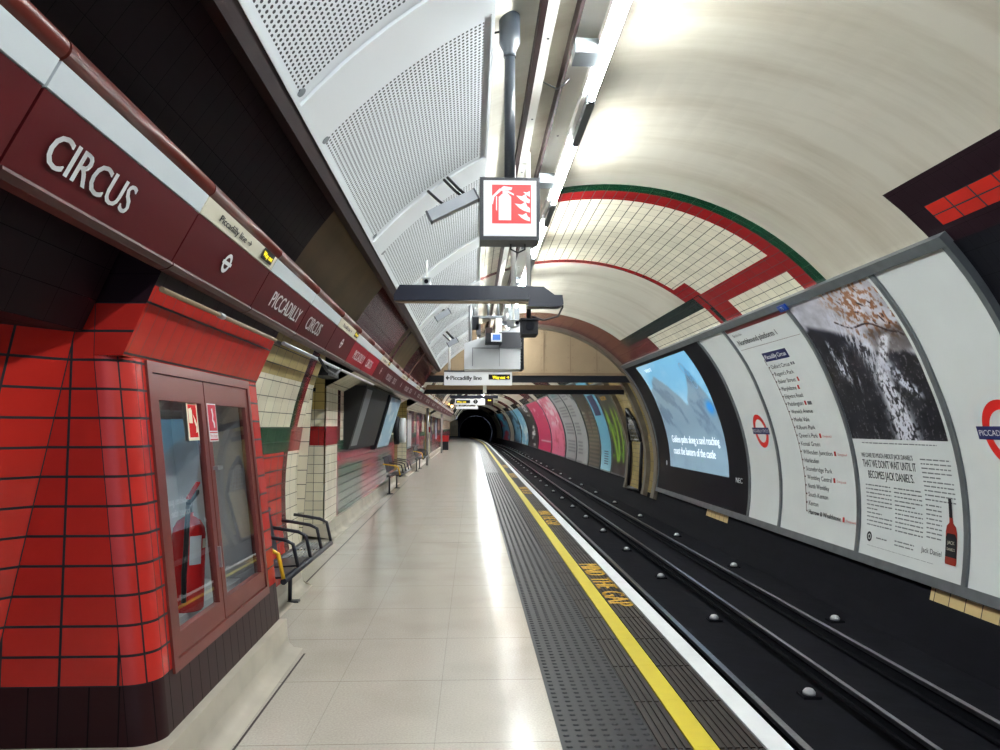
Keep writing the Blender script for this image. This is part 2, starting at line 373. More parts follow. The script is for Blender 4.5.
# ---- vault ------------------------------------------------------
VM = ['undertile', 'sooty', 'brownplaster', 'maroondark', 'plaster', 'creamarc', 'redarc', 'green', 'darkgreen', 'maroon', 'maroonlit', 'redpatch', 'blackt', 'oldshadecream', 'brown']
VI = {n: i for i, n in enumerate(VM)}
def vault_mat(Y, t):
    if t > 107.2:
        if 108.5 < t < 110.6 and (5.6 < Y < 7.65 or 13.75 < Y < 15.0): return 'undertile'
        return 'sooty'
    if t > 49.5: return 'blackt' if (Y < 19) else ('oldshadecream' if 19 < Y < 30.5 else 'blackt')
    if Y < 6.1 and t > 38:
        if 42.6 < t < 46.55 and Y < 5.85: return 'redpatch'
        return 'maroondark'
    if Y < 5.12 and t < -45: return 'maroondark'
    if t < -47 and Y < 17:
        if Y < 7.3: return 'brownplaster'  # left haunch of the vault gets a browner plaster
        return 'maroonlit' if (Y * .8) % 1 > .35 else 'brownplaster'
    if Y < 7.93: return 'plaster'
    y = Y
    if y < 8.15: return 'green'
    if y < 8.47: return 'redarc'
    if y < 11.1 + (.5 if t < 31.7 else 0):
        if t > 47.5 - 6 and y > 10.47: return 'redarc' if y > 10.5 and t > 42 else 'redarc'
        if t > 38.2 and y > 10.55 : return 'redarc'
        if 37.1 < t < 42.3: return 'redarc'
        if t > 31.7 and y > 11.0: return 'redarc'
        if t < 0 and -42.3 < t < -37.1: return 'redarc'
        return 'creamarc'
    if t > 37 and y < 11.25: return 'darkgreen' if y < 11.15 or t > 42 else 'redarc'
    if t > 37 and y < 11.4: return 'redarc'
    if t < 36.9 and y < 11.8: return 'redarc'
    if 36.9 <= t <= 41.2 and y < 17.2: return 'darkgreen'
    if t > 41.2 and y < 15.2: return 'creamarc'
    if t > 41.2 and y < 19: return 'maroonlit'
    if y < 17.1: return 'plaster'
    if y < 19.3: return 'maroonlit'
    q = (y - 19.3) % 12.15
    if q < 2.2: return 'plaster'
    if q < 2.8: return 'darkgreen'
    if q < 3.3: return 'redarc'
    if q < 6: return 'maroonlit' if 20 < abs(t) < 42 else 'creamarc'
    if q < 6.5: return 'maroonlit'
    return 'plaster' if abs(t) < 38 else 'darkgreen'
Yb = [-7, 0, 5.12, 5.6, 5.85, 6.1, 7.65, 7.93, 8.15, 8.47, 10.47, 10.55, 11.0, 11.1, 11.15, 11.25, 11.4, 11.6, 11.8, 13.75, 15.0, 15.2, 17.1, 17.2, 19, 19.3]
y = 19.3
while y < Y_END:
    for q in (2.2, 2.8, 3.3, 6, 6.5, 9.3, 12.15):
        if y + q < Y_END: Yb.append(y + q)
    y += 12.15
Yb.append(Y_END); Yb = sorted(set(Yb))
tb = sorted(set([-62 + 2 * i for i in range(8)] + [-48, -45, -42.3, -37.1] + list(range(-34, 30, 3)) + [29.5, 31.7, 34, 36.9, 37.1, 38, 38.2, 41.2, 42, 42.3, 42.6, 46.55, 47.5, 49.5] + list(range(52, 107, 3)) + [107.2, 108.5, 110.6, 112, 115, 118, 122]))
mb = B()
for ya, yb2 in zip(Yb, Yb[1:]):
    for ta, tb2 in zip(tb, tb[1:]):
        mb.cyl(ya, yb2, ta, tb2, RR, mi=VI[vault_mat((ya + yb2) / 2, (ta + tb2) / 2)], step=4)
obj('ceiling', mb, VM, kind='structure', origin=False)
# outer shell that keeps daylight out of the gaps
# ---- platform ----------------------------------------------------
mb = B()
def strip(mb, x0, x1, y0, y1, z0, z1, mi=0):
    ys = [y0] + [v for v in np.arange(60, y1, 4) if v > y0] + [y1]
    for a, c in zip(ys, ys[1:]):
        mb.hexa([(bend(x0, a), a, z0), (bend(x1, a), a, z0), (bend(x1, c), c, z0), (bend(x0, c), c, z0), (bend(x0, a), a, z1), (bend(x1, a), a, z1), (bend(x1, c), c, z1), (bend(x0, c), c, z1)], mi)
    return mb
strip(mb, -4.2, .426, -7, Y_END, -.5, 0)
obj('floor', mb, 'floor', kind='structure', origin=False)
# tactile strip with raised blister rows
mb = B(); strip(mb, .426, .877, -7, Y_END, -.5, .002)
nb = 0
xs_ = [.462 + i * .0655 for i in range(7)]
for j in range(0, 330):
    yy = 3.2 + j * .066
    for x in xs_:
        for dx, dy in ((0, 0),):
            r1, r2, h = .017, .010, .006; k = 6
            a = mb.add([(x + dx + r1 * 1.15 * math.cos(2 * PI * q / k), yy + r1 * math.sin(2 * PI * q / k), .002) for q in range(k)])
            c = mb.add([(x + dx + r2 * 1.15 * math.cos(2 * PI * q / k), yy + r2 * math.sin(2 * PI * q / k), .002 + h) for q in range(k)])
            for q in range(k): mb.face([a + q, a + (q + 1) % k, c + (q + 1) % k, c + q], sm=True)
            mb.face([c + q for q in range(k)])
for x in xs_: strip(mb, x - .012, x + .012, 25, Y_END, .002, .008)
obj('tactile_paving', mb, 'tactile', kind='structure', origin=False)
mb = B(); strip(mb, .877, 1.49, -7, Y_END, -.5, 0, 1)
for x0, x1, n in ((.882, 1.030, 4), (1.153, 1.372, 6)):
    p = (x1 - x0) / n
    for i in range(n):
        a = x0 + i * p + .006; yy = 3.0
        while yy < 26:
            strip(mb, a, a + p - .014, yy + .004, min(yy + .6, 60), 0, .009); yy += .61
        strip(mb, a, a + p - .012, yy, Y_END, 0, .009)
obj('edge_paving', mb, ['ribbed', 'groove'], kind='structure', origin=False)
mb = B()
yy = 2.4
while yy < 20: strip(mb, 1.033, 1.150, yy, yy + .609, .0, .0115); yy += .61
strip(mb, 1.033, 1.150, yy, Y_END, .0, .0115)
props(obj('yellow_line', mb, 'yellow', kind='structure', origin=False))
mb = B(); strip(mb, 1.374, 1.492, -7, Y_END, .0, .012)
strip(mb, .885, 1.374, 2.9, 3.56, .0, .0105)
for i in range(22): mb.box((.885 + i * .0222, 3.56, 0), (.885 + i * .0222 + .013, 3.575, .0105))
obj('white_edge_line', mb, 'whiteline', kind='structure', origin=False)
def fmap(u, v, d=0): return (1.165 + v, u, .0125 + d)
k = 0
for y0 in (8.35, 13.6, 19.0, 24.5, 30.0):
    T = B(); yc = y0
    for wd, L in (('MIND', .62), ('THE', .48), ('GAP', .56)):
        add_text(T, wd, lambda u, v, d=0: (1.168 + v, yc - u, .0128 + d), 0, 0, .19, wid=L, bold=.012); yc -= L + .14
    obj('floor_lettering', T, 'yellowtext', kind='structure')
# floor joint strip beside left kerb
mb = B(); mb.box((-1.112, -7, .0), (-1.100, 5.2, .0015)); mb.hexa([(-1.57, 5.2, 0), (-1.558, 5.2, 0), (-1.81, 22, 0), (-1.83, 22, 0), (-1.57, 5.2, .0015), (-1.558, 5.2, .0015), (-1.81, 22, .0015), (-1.83, 22, .0015)])
obj('trim_1', mb, 'brown', kind='structure', origin=False)
# ---- track bed -----------------------------------------------------
mb = B(); strip(mb, 1.47, 5.2, -7, 150, -.95, -.72)
obj('track_bed', mb, 'trackbed', kind='structure', origin=False)
mb = B(); strip(mb, 1.462, 1.49, -7, Y_END, -.9, -.02)
obj('trim_2', mb, 'blackt', kind='structure', origin=False)
# ---- end wall with running tunnel ---------------------------------
mb = B(); ex = bend(1.474, Y_END); tc_, rt = (.35, 1.0), 2.05
k = 48; outer = [(ex + 5 * math.cos(2 * PI * i / k), .945 + 5 * math.sin(2 * PI * i / k)) for i in range(k)]
tcx = ex + .55
inner = [(tcx + 2.35 * math.cos(2 * PI * i / k), .75 + 2.35 * math.sin(2 * PI * i / k)) for i in range(k)]
n = mb.add([(x, Y_END, z) for x, z in outer] + [(x, Y_END, z) for x, z in inner])
for i in range(k): mb.face([n + i, n + (i + 1) % k, n + k + (i + 1) % k, n + k + i], uv=[(0, 0)] * 4)
obj('wall_far', mb, 'oldshadecream', kind='structure', origin=False)
mb = B()
mb.grid(lambda a, b_: (tcx + 2.35 * math.cos(2 * PI * a) - (b_ * 6) ** 2 * .06, Y_END + b_ * 45, .75 + 2.35 * math.sin(2 * PI * a)), 32, 5)
n = mb.add([(tcx - 2.2 + 3 * math.cos(2 * PI * i / 24), Y_END + 45, .75 + 3 * math.sin(2 * PI * i / 24)) for i in range(24)]); mb.face([n + i for i in range(24)])
obj('running_tunnel', mb, 'darkvoid', kind='structure', origin=False)

# ---- left wall ------------------------------------------------------
def px_(z): return -1.275 - .122 * (z - .2)
LM = ['cream', 'red', 'green', 'redarc', 'maroon', 'pink', 'greenw', 'oldshadecream', 'brightgreen', 'warmlitcream', 'skirt', 'maroonlit', 'redv', 'blackt', 'redb', 'maroondark']
LI = {n: i for i, n in enumerate(LM)}
def side(mb, fn, us, vs, mf, uvf):
    for a, c in zip(us, us[1:]):
        for d, e in zip(vs, vs[1:]):
            mi = LI[mf((a + c) / 2, (d + e) / 2)]
            mb.quad([fn(a, d), fn(c, d), fn(c, e), fn(a, e)], [uvf(a, d), uvf(c, d), uvf(c, e), uvf(a, e)], mi)
# the red tiled pier: front face, splayed face, bullnose corner, chamfer, column beside the cabinet, skirting
def pside(Y, z):
    if z <= 1.8: x = px_(z)
    else: x = px_(1.8) + (z - 1.8) * .42
    return (x + skew(Y), Y, z)
mb = B(); YF = 3.24; rn = .12
zt = [.2, .44] + [.44 + .136 * i for i in range(1, 11)]      # up to 1.8
def facex(z): return pside(YF, z)[0] - rn
# front face columns lean with the wall
def frontx(k, z):        # k 0 = bullnose edge, 1 = concave corner
    t = (z - .45) / 1.39
    xa = facex(min(z, 1.8)); xb = -1.95 + .27 * t
    return xa + (xb - xa) * k
for za, zb in zip([.2, .44, 2.026], [.44, 2.026, 2.4]):
    mi = LI['skirt' if za < .3 else 'red' if za < 2 else 'maroondark']  # top of the face: frieze shade put into a darker tile colour
    nz = 1 if za < .3 else 13
    mb.grid(lambda a, b_: (frontx(a, za + (zb - za) * b_), YF, za + (zb - za) * b_), 4, nz,
            lambda a, b_: (frontx(a, za + (zb - za) * b_) + 1.68, za - .44 + (zb - za) * b_), mi, False)
    # splayed face towards the passage, then the passage jamb
    mb.grid(lambda a, b_: (frontx(1, za + (zb - za) * b_) - .16 * a, YF - .26 * a, za + (zb - za) * b_), 2, nz, lambda a, b_: (a * .3, za - .44 + (zb - za) * b_), mi, False)
    if za < .3 or True:
        mb.quad([(frontx(1, za) - .16, YF - .26, za), (frontx(1, za) - 1.4, YF + .2, za), (frontx(1, zb) - 1.4, YF + .2, zb), (frontx(1, zb) - .16, YF - .26, zb)],
                [(0, za), (1.3, za), (1.3, zb), (0, zb)], LI['maroon'] if za > .3 else mi)
    if za > 2: continue
    # bullnose
    def bn(a, b_):
        z = za + (zb - za) * b_; q = PI / 2 * a; zz = min(z, 1.8); p = pside(YF, z)
        return (p[0] - rn + rn * math.sin(q), YF + rn - rn * math.cos(q), z)
    zb_ = min(zb, 1.8)
    def bn2(a, b_):
        z = za + (zb_ - za) * b_; q = PI / 2 * a; p = pside(YF, z)
        return (p[0] - rn + rn * math.sin(q), YF + rn - rn * math.cos(q), z)
    mb.grid(bn2, 8, nz, lambda a, b_: (a * .2, za - .44 + (zb_ - za) * b_), LI['redb'] if za > .3 else mi, True)
# side face beside the cabinet: column strips and rows above / below
CY0, CY1, CZ0, CZ1 = 3.46, 5.10, .42, 1.80
us_uv = lambda Y, z: (Y - CY1 + .02, z - .44)
for (ya, yb2, za, zb, mt, uvf) in ((YF + rn, CY0, .44, 1.8, 'red', lambda Y, z: (.237 * .55 + Y - 3.32, z - .44)), (CY1, 5.32, .44, 1.8, 'red', lambda Y, z: (Y - CY1 + .01, z - .44)),
                       (YF + rn, 5.32, .2, .44, 'skirt', lambda Y, z: (Y, .1)), ):
    mb.grid(lambda a, b_: pside(ya + (yb2 - ya) * a, za + (zb - za) * b_), 2, 4, lambda a, b_: uvf(ya + (yb2 - ya) * a, za + (zb - za) * b_), LI[mt], False)
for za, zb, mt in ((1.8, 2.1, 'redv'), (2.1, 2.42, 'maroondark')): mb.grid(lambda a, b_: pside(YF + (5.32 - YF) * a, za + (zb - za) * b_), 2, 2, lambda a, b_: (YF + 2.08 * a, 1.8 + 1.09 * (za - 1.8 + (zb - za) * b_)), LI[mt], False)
# closing wedge at the chamfer's near end and the far return
for za, zb, mt in ((1.8, 2.026, 'red'), (2.026, 2.42, 'maroondark')): mb.quad([(px_(1.8) - rn, YF, za), pside(YF, za), pside(YF, zb), (px_(1.8) - rn, YF, zb)], [(.24, za - .44), (.33, za - .44), (.4, zb - .44), (.24, zb - .44)], LI[mt])
for za, zb in ((.2, 1.8), (1.8, 2.42)): mb.quad([pside(5.32, za), (-2.2, 5.32, za), (-2.2, 5.32, zb), pside(5.32, zb)], [(0, za), (.9, za), (.9, zb), (0, zb)], LI['red'])
obj('wall_left', mb, LM, kind='structure', origin=False)
# lining beyond the pier (curved, patterned)
def segA(Y, z):
    dx = math.sqrt(max(0, RR ** 2 - (z - CZ) ** 2)); return (CX - dx, Y, z)
def fA(Y, z):
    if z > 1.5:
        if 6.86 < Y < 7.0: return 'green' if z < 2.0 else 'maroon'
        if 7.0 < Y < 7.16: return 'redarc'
        return 'cream' if z < 1.8 else 'oldshadecream'  # upper rows: frieze shade plus some grime put into a browner tile colour
    if z > 1.28:
        return 'redarc' if Y > 6.95 else 'green'
    if Y < 6.8: return 'red'
    return 'maroonlit' if Y < 6.95 else 'cream'
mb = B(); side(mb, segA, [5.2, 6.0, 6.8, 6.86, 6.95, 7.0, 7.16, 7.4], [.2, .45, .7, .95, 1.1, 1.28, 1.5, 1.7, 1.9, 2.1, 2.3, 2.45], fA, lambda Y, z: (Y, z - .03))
# lintels / back of the cross passages and the far pillars
def pillar(mb, Y, first=False):
    fn = lambda x, z: (x, Y, z)
    def mf(x, z):
        if first and -2.40 < x < -2.25 and .75 < z < 1.5: return 'brightgreen'
        if 1.25 < z < 1.51: return 'redarc'
        return 'warmlitcream' if z > 1.74 else 'cream'  # warm light on the upper cream rows put into a yellower tile colour
    xs = [-3.6, -3.0, -2.62, -2.40, -2.25, -2.0]
    side(mb, fn, xs, [.2, .6, .75, .85, .95, 1.05, 1.15, 1.25, 1.51, 1.74, 2.45], mf, lambda x, z: (x, z - .02))
pillar(mb, 10.4, True)
def fB(Y, z):
    if Y < 11.35:
        if 1.25 < z < 1.51: return 'redarc'
        return 'cream'
    if Y > 22 and z > 1.3: return ('cream', 'oldshadecream', 'maroonlit', 'cream', 'pink')[int(Y / .8) % 5]
    if z > 1.3: return 'maroonlit' if 11.35 < Y < 11.6 else 'cream'
    if z > 1.12: return 'greenw'
    if z > .93: return 'pink'
    if Y < 11.5: return 'redarc'
    return 'greenw' if int((Y - 11.5) / 2.6) % 2 == 0 else 'pink'
zs = [.2, .45, .7, .93, 1.12, 1.25, 1.3, 1.51, 1.8, 2.05]
for ya, yb2 in ((10.4, 20.6), (23.4, 34), (36.6, 108)):
    us = [ya] + [v for v in ([11.35, 11.5, 11.6] + [11.5 + 1.3 * i for i in range(8)] + [22 + .8 * i for i in range(70)] + list(range(80, 108, 3))) if ya < v < yb2] + [yb2]
    us = sorted(set(us))
    side(mb, lambda Y, z: (bend(-1.98 + (-.10 * min((Y - 10.4) / 10, 1)), Y) - max(0, .0), Y, z), us, zs, fB, lambda Y, z: (Y, z - .02))
    side(mb, lambda Y, z: (bend(-1.98 - .1 * min((Y - 10.4) / 10, 1), Y) + (z - 2.05) * 1.8, Y, z), us, [2.05, 2.42], lambda Y, z: 'cream', lambda Y, z: (Y, z - .02))
    if ya > 12: pillar(mb, ya)
    mb.quad([(-2.0, yb2, .2), (-3.6, yb2, .2), (-3.6, yb2, 2.45), (-2.0, yb2, 2.45)], [(0, 0), (1.6, 0), (1.6, 2.2), (0, 2.2)], LI['oldshadecream'])
mb.quad([(-1.64, 7.4, .0), (-3.6, 7.4, .0), (-3.6, 7.4, 2.45), (-1.5, 7.4, 2.45)], [(0, 0), (2, 0), (2, 2.2), (0, 2.2)], LI['cream'])
mb.quad([(-3.6, 7.4, 0), (-3.6, 36.6, 0), (-3.6, 36.6, 2.45), (-3.6, 7.4, 2.45)], [(0, 0), (29, 0), (29, 2.4), (0, 2.4)], LI['oldshadecream'])
obj('wall_left_far', mb, LM, kind='structure', origin=False)
# passage beside the camera: back wall, dark tiled lintel
mb = B()
mb.quad([(-3.4, -7, 0), (-3.4, 3.5, 0), (-3.4, 3.5, 2.6), (-3.4, -7, 2.6)], [(0, 0), (10, 0), (10, 2.6), (0, 2.6)], 0)
mb.quad([(-1.62, -7, 1.9), (-1.62, 3.2, 1.9), (-1.40, 3.2, 2.42), (-1.40, -7, 2.42)], [(0, 0), (10, 0), (10, .5), (0, .5)], 0)
mb.quad([(-1.62, -7, 1.9), (-3.4, -7, 1.9), (-3.4, 3.2, 1.9), (-1.62, 3.2, 1.9)], [(0, 0), (0, 2), (10, 2), (10, 0)], 0)
obj('wall_left_passage', mb, ['maroondark'], kind='structure', origin=False)
# soffit behind frieze
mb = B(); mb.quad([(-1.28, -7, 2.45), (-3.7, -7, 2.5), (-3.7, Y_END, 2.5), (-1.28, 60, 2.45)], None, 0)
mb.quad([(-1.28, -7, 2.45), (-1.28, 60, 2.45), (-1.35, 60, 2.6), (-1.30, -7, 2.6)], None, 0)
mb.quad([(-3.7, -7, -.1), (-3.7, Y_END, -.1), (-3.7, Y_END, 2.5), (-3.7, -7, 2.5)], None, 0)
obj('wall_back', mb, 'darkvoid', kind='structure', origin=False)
# kerbs
def kerb(mb, pts, h=.2, w=.5):
    """coved kerb; pts = (x_base, Y) polyline; face rises to z=h, back w behind"""
    prof = [(.10, 0), (.04, .012), (.012, .04), (0, .08), (-.012, h), (-w, h)]
    n = len(prof); ids = []
    for x, Y in pts: ids.append(mb.add([(x + a, Y, c) for a, c in prof]))
    for p, q in zip(ids, ids[1:]):
        for i in range(n - 1): mb.face([p + i, q + i, q + i + 1, p + i + 1], sm=i < 3)
    mb.face([ids[0] + i for i in range(n)]); mb.face([ids[-1] + i for i in range(n)][::-1])
mb = B(); kerb(mb, [(-1.215 , 3.18), (-1.215 + skew(5.32), 5.32)], .2, .9)
mb.box((-3.3, 2.86, 0), (-1.23, 3.21, .2)); 
mb.hexa([(-3.3, 2.7, 0), (-1.9, 2.72, 0), (-1.9, 2.9, 0), (-3.3, 2.9, 0), (-3.3, 2.7, .2), (-1.9, 2.72, .2), (-1.9, 2.9, .2), (-3.3, 2.9, .2)])
kerb(mb, [(-1.61, 5.33), (-1.61, 7.4)], .2, .3)
for ya, yb2 in ((10.36, 20.6), (23.36, 34), (36.6, 60)):
    kerb(mb, [(-1.93 - .1 * min((ya - 10.4) / 10, 1), ya), (-1.93 - .1 * min((yb2 - 10.4) / 10, 1), yb2)], .2, 1.4)
obj('baseboard_left', mb, 'kerb', kind='structure', origin=False)

# ---- portal bulkhead --------------------------------------------------
mb = B(); YP = 19.35; zb0 = 2.86
ths = [i for i in range(-52, 53, 2)]
top = [cylp(YP, t, 3.12) for t in ths if cylp(YP, t, 3.12)[2] > zb0]
x0, x1 = top[0][0], top[-1][0]
n = mb.add([(x, YP, z) for x, _, z in top] + [(x, YP, zb0) for x, _, z in top])
m_ = len(top)
for i in range(m_ - 1): mb.face([n + i, n + i + 1, n + m_ + i + 1, n + m_ + i])
obj('wall_portal', mb, 'bulkhead', kind='structure', origin=False)
T = thing('steel_beam', 'buff and black steel beam crossing the tunnel under the bulkhead', 'beam', (1.2, 19.3, 2.6))
b1 = B().box((-1.3, 19.15, 2.80), (4.02, 19.34, 2.87)); obj('flange', b1, 'buff', T)
b1 = B().box((-1.3, 19.2, 2.63), (4.05, 19.34, 2.80)); obj('web', b1, 'black', T)
T = thing('steel_beam', 'lower buff steel beam behind the black one, above the bright posters', 'beam', (1.2, 20.4, 2.4))
b1 = B().box((-1.3, 20.3, 2.50), (4.1, 20.5, 2.62)); obj('flange', b1, 'buff', T)
b1 = B().box((-1.3, 20.35, 2.38), (4.1, 20.5, 2.50)); obj('web', b1, 'black', T)
# panel joints, rivets and trim on bulkhead
mb = B()
for i in range(8):
    x = -.2 + i * .68
    zz = CZ + math.sqrt(max(.01, 3.1 ** 2 - (x - CX) ** 2))
    mb.box((x - .008, YP - .012, zb0), (x + .008, YP - .004, zz))
    for z in np.arange(zb0 + .08, zz - .05, .32):
        for s_ in (-.06, .06): mb.box((x + s_ - .012, YP - .02, z), (x + s_ + .012, YP - .003, z + .024))
obj('trim_3', mb, 'buff', kind='structure', origin=False)
mb = B(); mb.cyl(19.0, 19.34, -52, 112, 3.06, 3.15); obj('trim_4', mb, 'grime', kind='structure', origin=False)
mb = B(); mb.cyl(20.0, 20.25, 44, 112, 3.02, 3.15); mb.cyl(22.35, 22.6, 44, 112, 3.02, 3.15); obj('trim_5', mb, 'grime', kind='structure', origin=False)

# ================================================================== CEILING
PR = 2.95
def panel_uv(mb): pass
lab = ['nearest perforated white metal ceiling panel, cut by the top of the picture',
       'large perforated metal ceiling panel above the silver speaker, full in view',
       'perforated ceiling panel behind the illuminated extinguisher sign and silver speaker']
near = ['fourth', 'fifth', 'sixth', 'seventh']
per = 2.425; k = 0
Y0 = 5.60 - 2 * per - per
rows = [(1.21 + i * per, 3.21 + i * per) for i in range(-1, 7)]
GP = 'perforated ceiling panels'
for i, (a, c) in enumerate(rows):
    L = {0: 'perforated ceiling panel overhead behind the frame edge',
         1: 'nearest perforated ceiling panel, running out of the top of the picture',
         2: 'second perforated ceiling panel, whole, between two plain white bands',
         3: 'third perforated ceiling panel, behind the silver column loudspeaker',
         4: 'fourth perforated ceiling panel, above the long dark hanging bar',
         5: 'fifth perforated ceiling panel, just past the long dark hanging bar',
         6: 'sixth perforated ceiling panel, next to the last one before the portal',
         7: 'last perforated ceiling panel, beside the grey equipment box'}[i]
    T = thing('perforated_ceiling_panel', L, 'ceiling panel', cylp((a + c) / 2, -38, PR), GP)
    mb = B(); mb.cyl(a, c, -49.2, -27.8, PR, PR + .02, uvo=None)
    # uv: 0..2 along Y, 0..1.1 along the arc
    for q in range(len(mb.f)):
        if mb.uv[q]: mb.uv[q] = [(v[1] - a, (v[0] + RR * R_(49.2)) * PR / RR) for v in mb.uv[q]]
    obj('perforated_sheet', mb, 'perf', T)
    for yy, tt in ((a + .05, -48.2), (c - .06, -48.2)):
        p = cylp(yy, tt, PR - .004); n2 = Vector((math.sin(R_(tt)), 0, math.cos(R_(tt))))
        obj('lock', B().tube([Vector(p) - n2 * .002, Vector(p) + n2 * .01], .022, 14), 'greymetal', T)
    T = thing('ceiling_cover_strip', {0: 'plain white metal band behind the frame edge overhead', 1: 'nearest plain white metal band between the first two perforated panels',
        2: 'second plain white metal band, the silver loudspeaker hangs from it', 3: 'third plain white metal band, above the left end of the dark hanging bar',
        4: 'fourth plain white ceiling band, just under the dark bar', 5: 'fifth plain white ceiling band along the vault', 6: 'sixth plain white ceiling band along the vault',
        7: 'last plain white ceiling band by the grey equipment box'}[i], 'ceiling strip', cylp(c + .2, -38, PR), 'plain bands between ceiling panels')
    mb = B(); mb.cyl(c + .008, c + per - 2 - .008, -49.2, -27.8, PR - .012, PR + .02); obj('strip', mb, 'whitemetal', T)
mb = B(); mb.cyl(-7, 18.3, -50.6, -49.25, PR - .01, 3.06, step=1); mb.cyl(-7, 18.3, -49.25, -48.9, PR - .016, PR + .01, mi=1, step=1)
mb.cyl(-7, 18.3, -28.0, -27.6, PR - .01, 3.13, mi=1, step=1)
obj('trim_6', mb, ['brown', 'whitemetal'], kind='structure', origin=False)

# trunkings along the crown
def zc(x, R=RR): return CZ + math.sqrt(R * R - (x - CX) ** 2)
T = thing('cable_trunking', 'narrow white trunking with dark brown side, nearest the perforated panels', 'trunking', (.42, 50, 3.8))
mb = B().box((.375, -7, zc(.4) - .10), (.41, 62, zc(.36))); obj('side_channel', mb, 'brown', T)
mb = B().box((.41, -7, zc(.43) - .09), (.475, 62, zc(.40))); obj('cover', mb, 'warmwhite', T)
for yy in np.arange(3.2, 20, 1.2):
    obj('screw', B().tube([(.45, yy, zc(.43) - .094), (.45, yy, zc(.43) - .09)], .008, 8), 'plastic', T)
T = thing('cable_trunking', 'broad white trunking with dark edge beside the lit fluorescent tubes', 'trunking', (.7, 50, 3.85))
mb = B().box((.605, -7, zc(.62) - .115), (.625, 62, zc(.60))); obj('side_channel', mb, 'brown', T)
mb = B().box((.625, -7, zc(.7) - .10), (.775, 62, zc(.62))); obj('cover', mb, 'warmwhite', T)
for yy in np.arange(3.5, 20, 1.3):
    obj('screw', B().tube([(.70, yy, zc(.7) - .104), (.70, yy, zc(.7) - .10)], .009, 8), 'plastic', T)
# luminaires
LX, LZ = .812, 3.735
def luminaire(i, y0):
    labs = {3: 'nearest lit fluorescent tube fitting, running out of the top of the picture', 4: 'second lit fluorescent tube fitting, right of the extinguisher sign pole',
            5: 'third lit fluorescent tube fitting, just above the dark hanging bar'}
    T = thing('fluorescent_fitting', labs.get(i, 'fluorescent fitting behind the viewer above the platform'), 'light fitting', (LX, y0, LZ), 'fluorescent fittings along the crown')
    obj('tube', B().tube([(LX, y0 + .03, LZ), (LX, y0 + 1.62, LZ)], .019, 10), 'tube', T)
    mb = B().box((LX - .06, y0, LZ + .04), (LX + .03, y0 + 2.42, LZ + .10)); obj('batten', mb, 'warmwhite', T)
    mb = B().box((LX - .02, y0 - .0, LZ - .022), (LX + .02, y0 + .03, LZ + .05)); obj('lampholder', mb, 'plastic', T)
    mb = B().box((LX - .02, y0 + 1.62, LZ - .022), (LX + .02, y0 + 1.65, LZ + .05)); obj('lampholder', mb, 'plastic', T)
    mb = B().box((LX - .028, y0 + 1.66, LZ - .02), (LX + .028, y0 + 2.43, LZ + .05)); obj('blank_channel', mb, 'greymetal', T)
    for dy in (.35, 1.35, 2.2): obj('suspension_arm', B().box((LX - .04, y0 + dy, LZ + .10), (LX - .015, y0 + dy + .03, zc(LX - .03) - .005)), 'greymetal', T)
    mb = B().box((LX - .20, y0 + .98, LZ + .0), (LX - .03, y0 + 1.16, LZ + .09)); obj('junction_box', mb, 'greymetal', T)
    return T
P0 = None
for i in range(1, 32):
    y0 = 5.83 - 3 * 2.43 + (i) * 2.43 - 2.43
    if i == 1: P0 = luminaire(0, y0)
    elif i in (3, 4, 5): luminaire(i, y0)
    else: copy_tree(P0, (LX, y0, LZ), 'lit fluorescent tube fitting in the crown run, %s from the nearest visible one' % ordi(i - 3) if i > 4 else 'fluorescent fitting overhead, the nearest one above the top edge of the picture')
for i in range(3):   # beyond the bend
    copy_tree(P0, (bend(LX, 74 + i * 8), 74 + i * 8, LZ), 'tiny far fluorescent fitting near the tunnel end, %s of three' % ORD[i])
# sagging cables
def cable(label, pts, r=.006, name='cable'):
    obj(name, B().tube(pts, r, 6), 'rubber', label=label, cat='cable')
cable('black cable looping from the narrow trunking to the grey junction box', [(.47, 5.0, 3.84), (.52, 4.97, 3.80), (.56, 4.93, 3.76), (.60, 4.9, 3.77), (.64, 4.88, 3.81)])
cable('thin black cable running from the ceiling panels to the pole socket', [(.08, 4.1, 3.70), (.12, 4.15, 3.72), (.16, 4.17, 3.74)])

# fire point sign on pole
SX, SY = .262, 4.5
T = thing('hanging_fire_sign', 'square illuminated red and white fire extinguisher sign hanging on a grey pole', 'sign', (SX, SY, 2.68))
def sbox(px0, py0, px1, py1, Y): return ((px0 - 472) / 760 * Y, 1.5 + (427 - py1) / 760 * Y, (px1 - 472) / 760 * Y, 1.5 + (427 - py0) / 760 * Y)
x0, z0, x1, z1 = (.041, 2.536, .375, 2.889)
T.location = ((x0 + x1) / 2, 4.2, z0); WL[T.name] = Vector(T.location)
mb = B().box((x0, 4.15, z0), (x1, 4.32, z1)); o = obj('housing', mb, 'plastic', T)
mb = B().box((x0 + .02, 4.143, z0 + .02), (x1 - .02, 4.151, z1 - .02)); face_ = obj('face', mb, 'signlit', T)
gx0, gz0, gx1, gz1 = (.108, 2.626, .325, 2.845)
def sm(u, v, d=0): return (gx0 + u * (gx1 - gx0), 4.1415 - d, gz0 + v * (gz1 - gz0))
mb = B(); rect(mb, sm, 0, 0, 1, 1, 0); obj('pictogram_field', mb, 'signred', T)
mb = B()
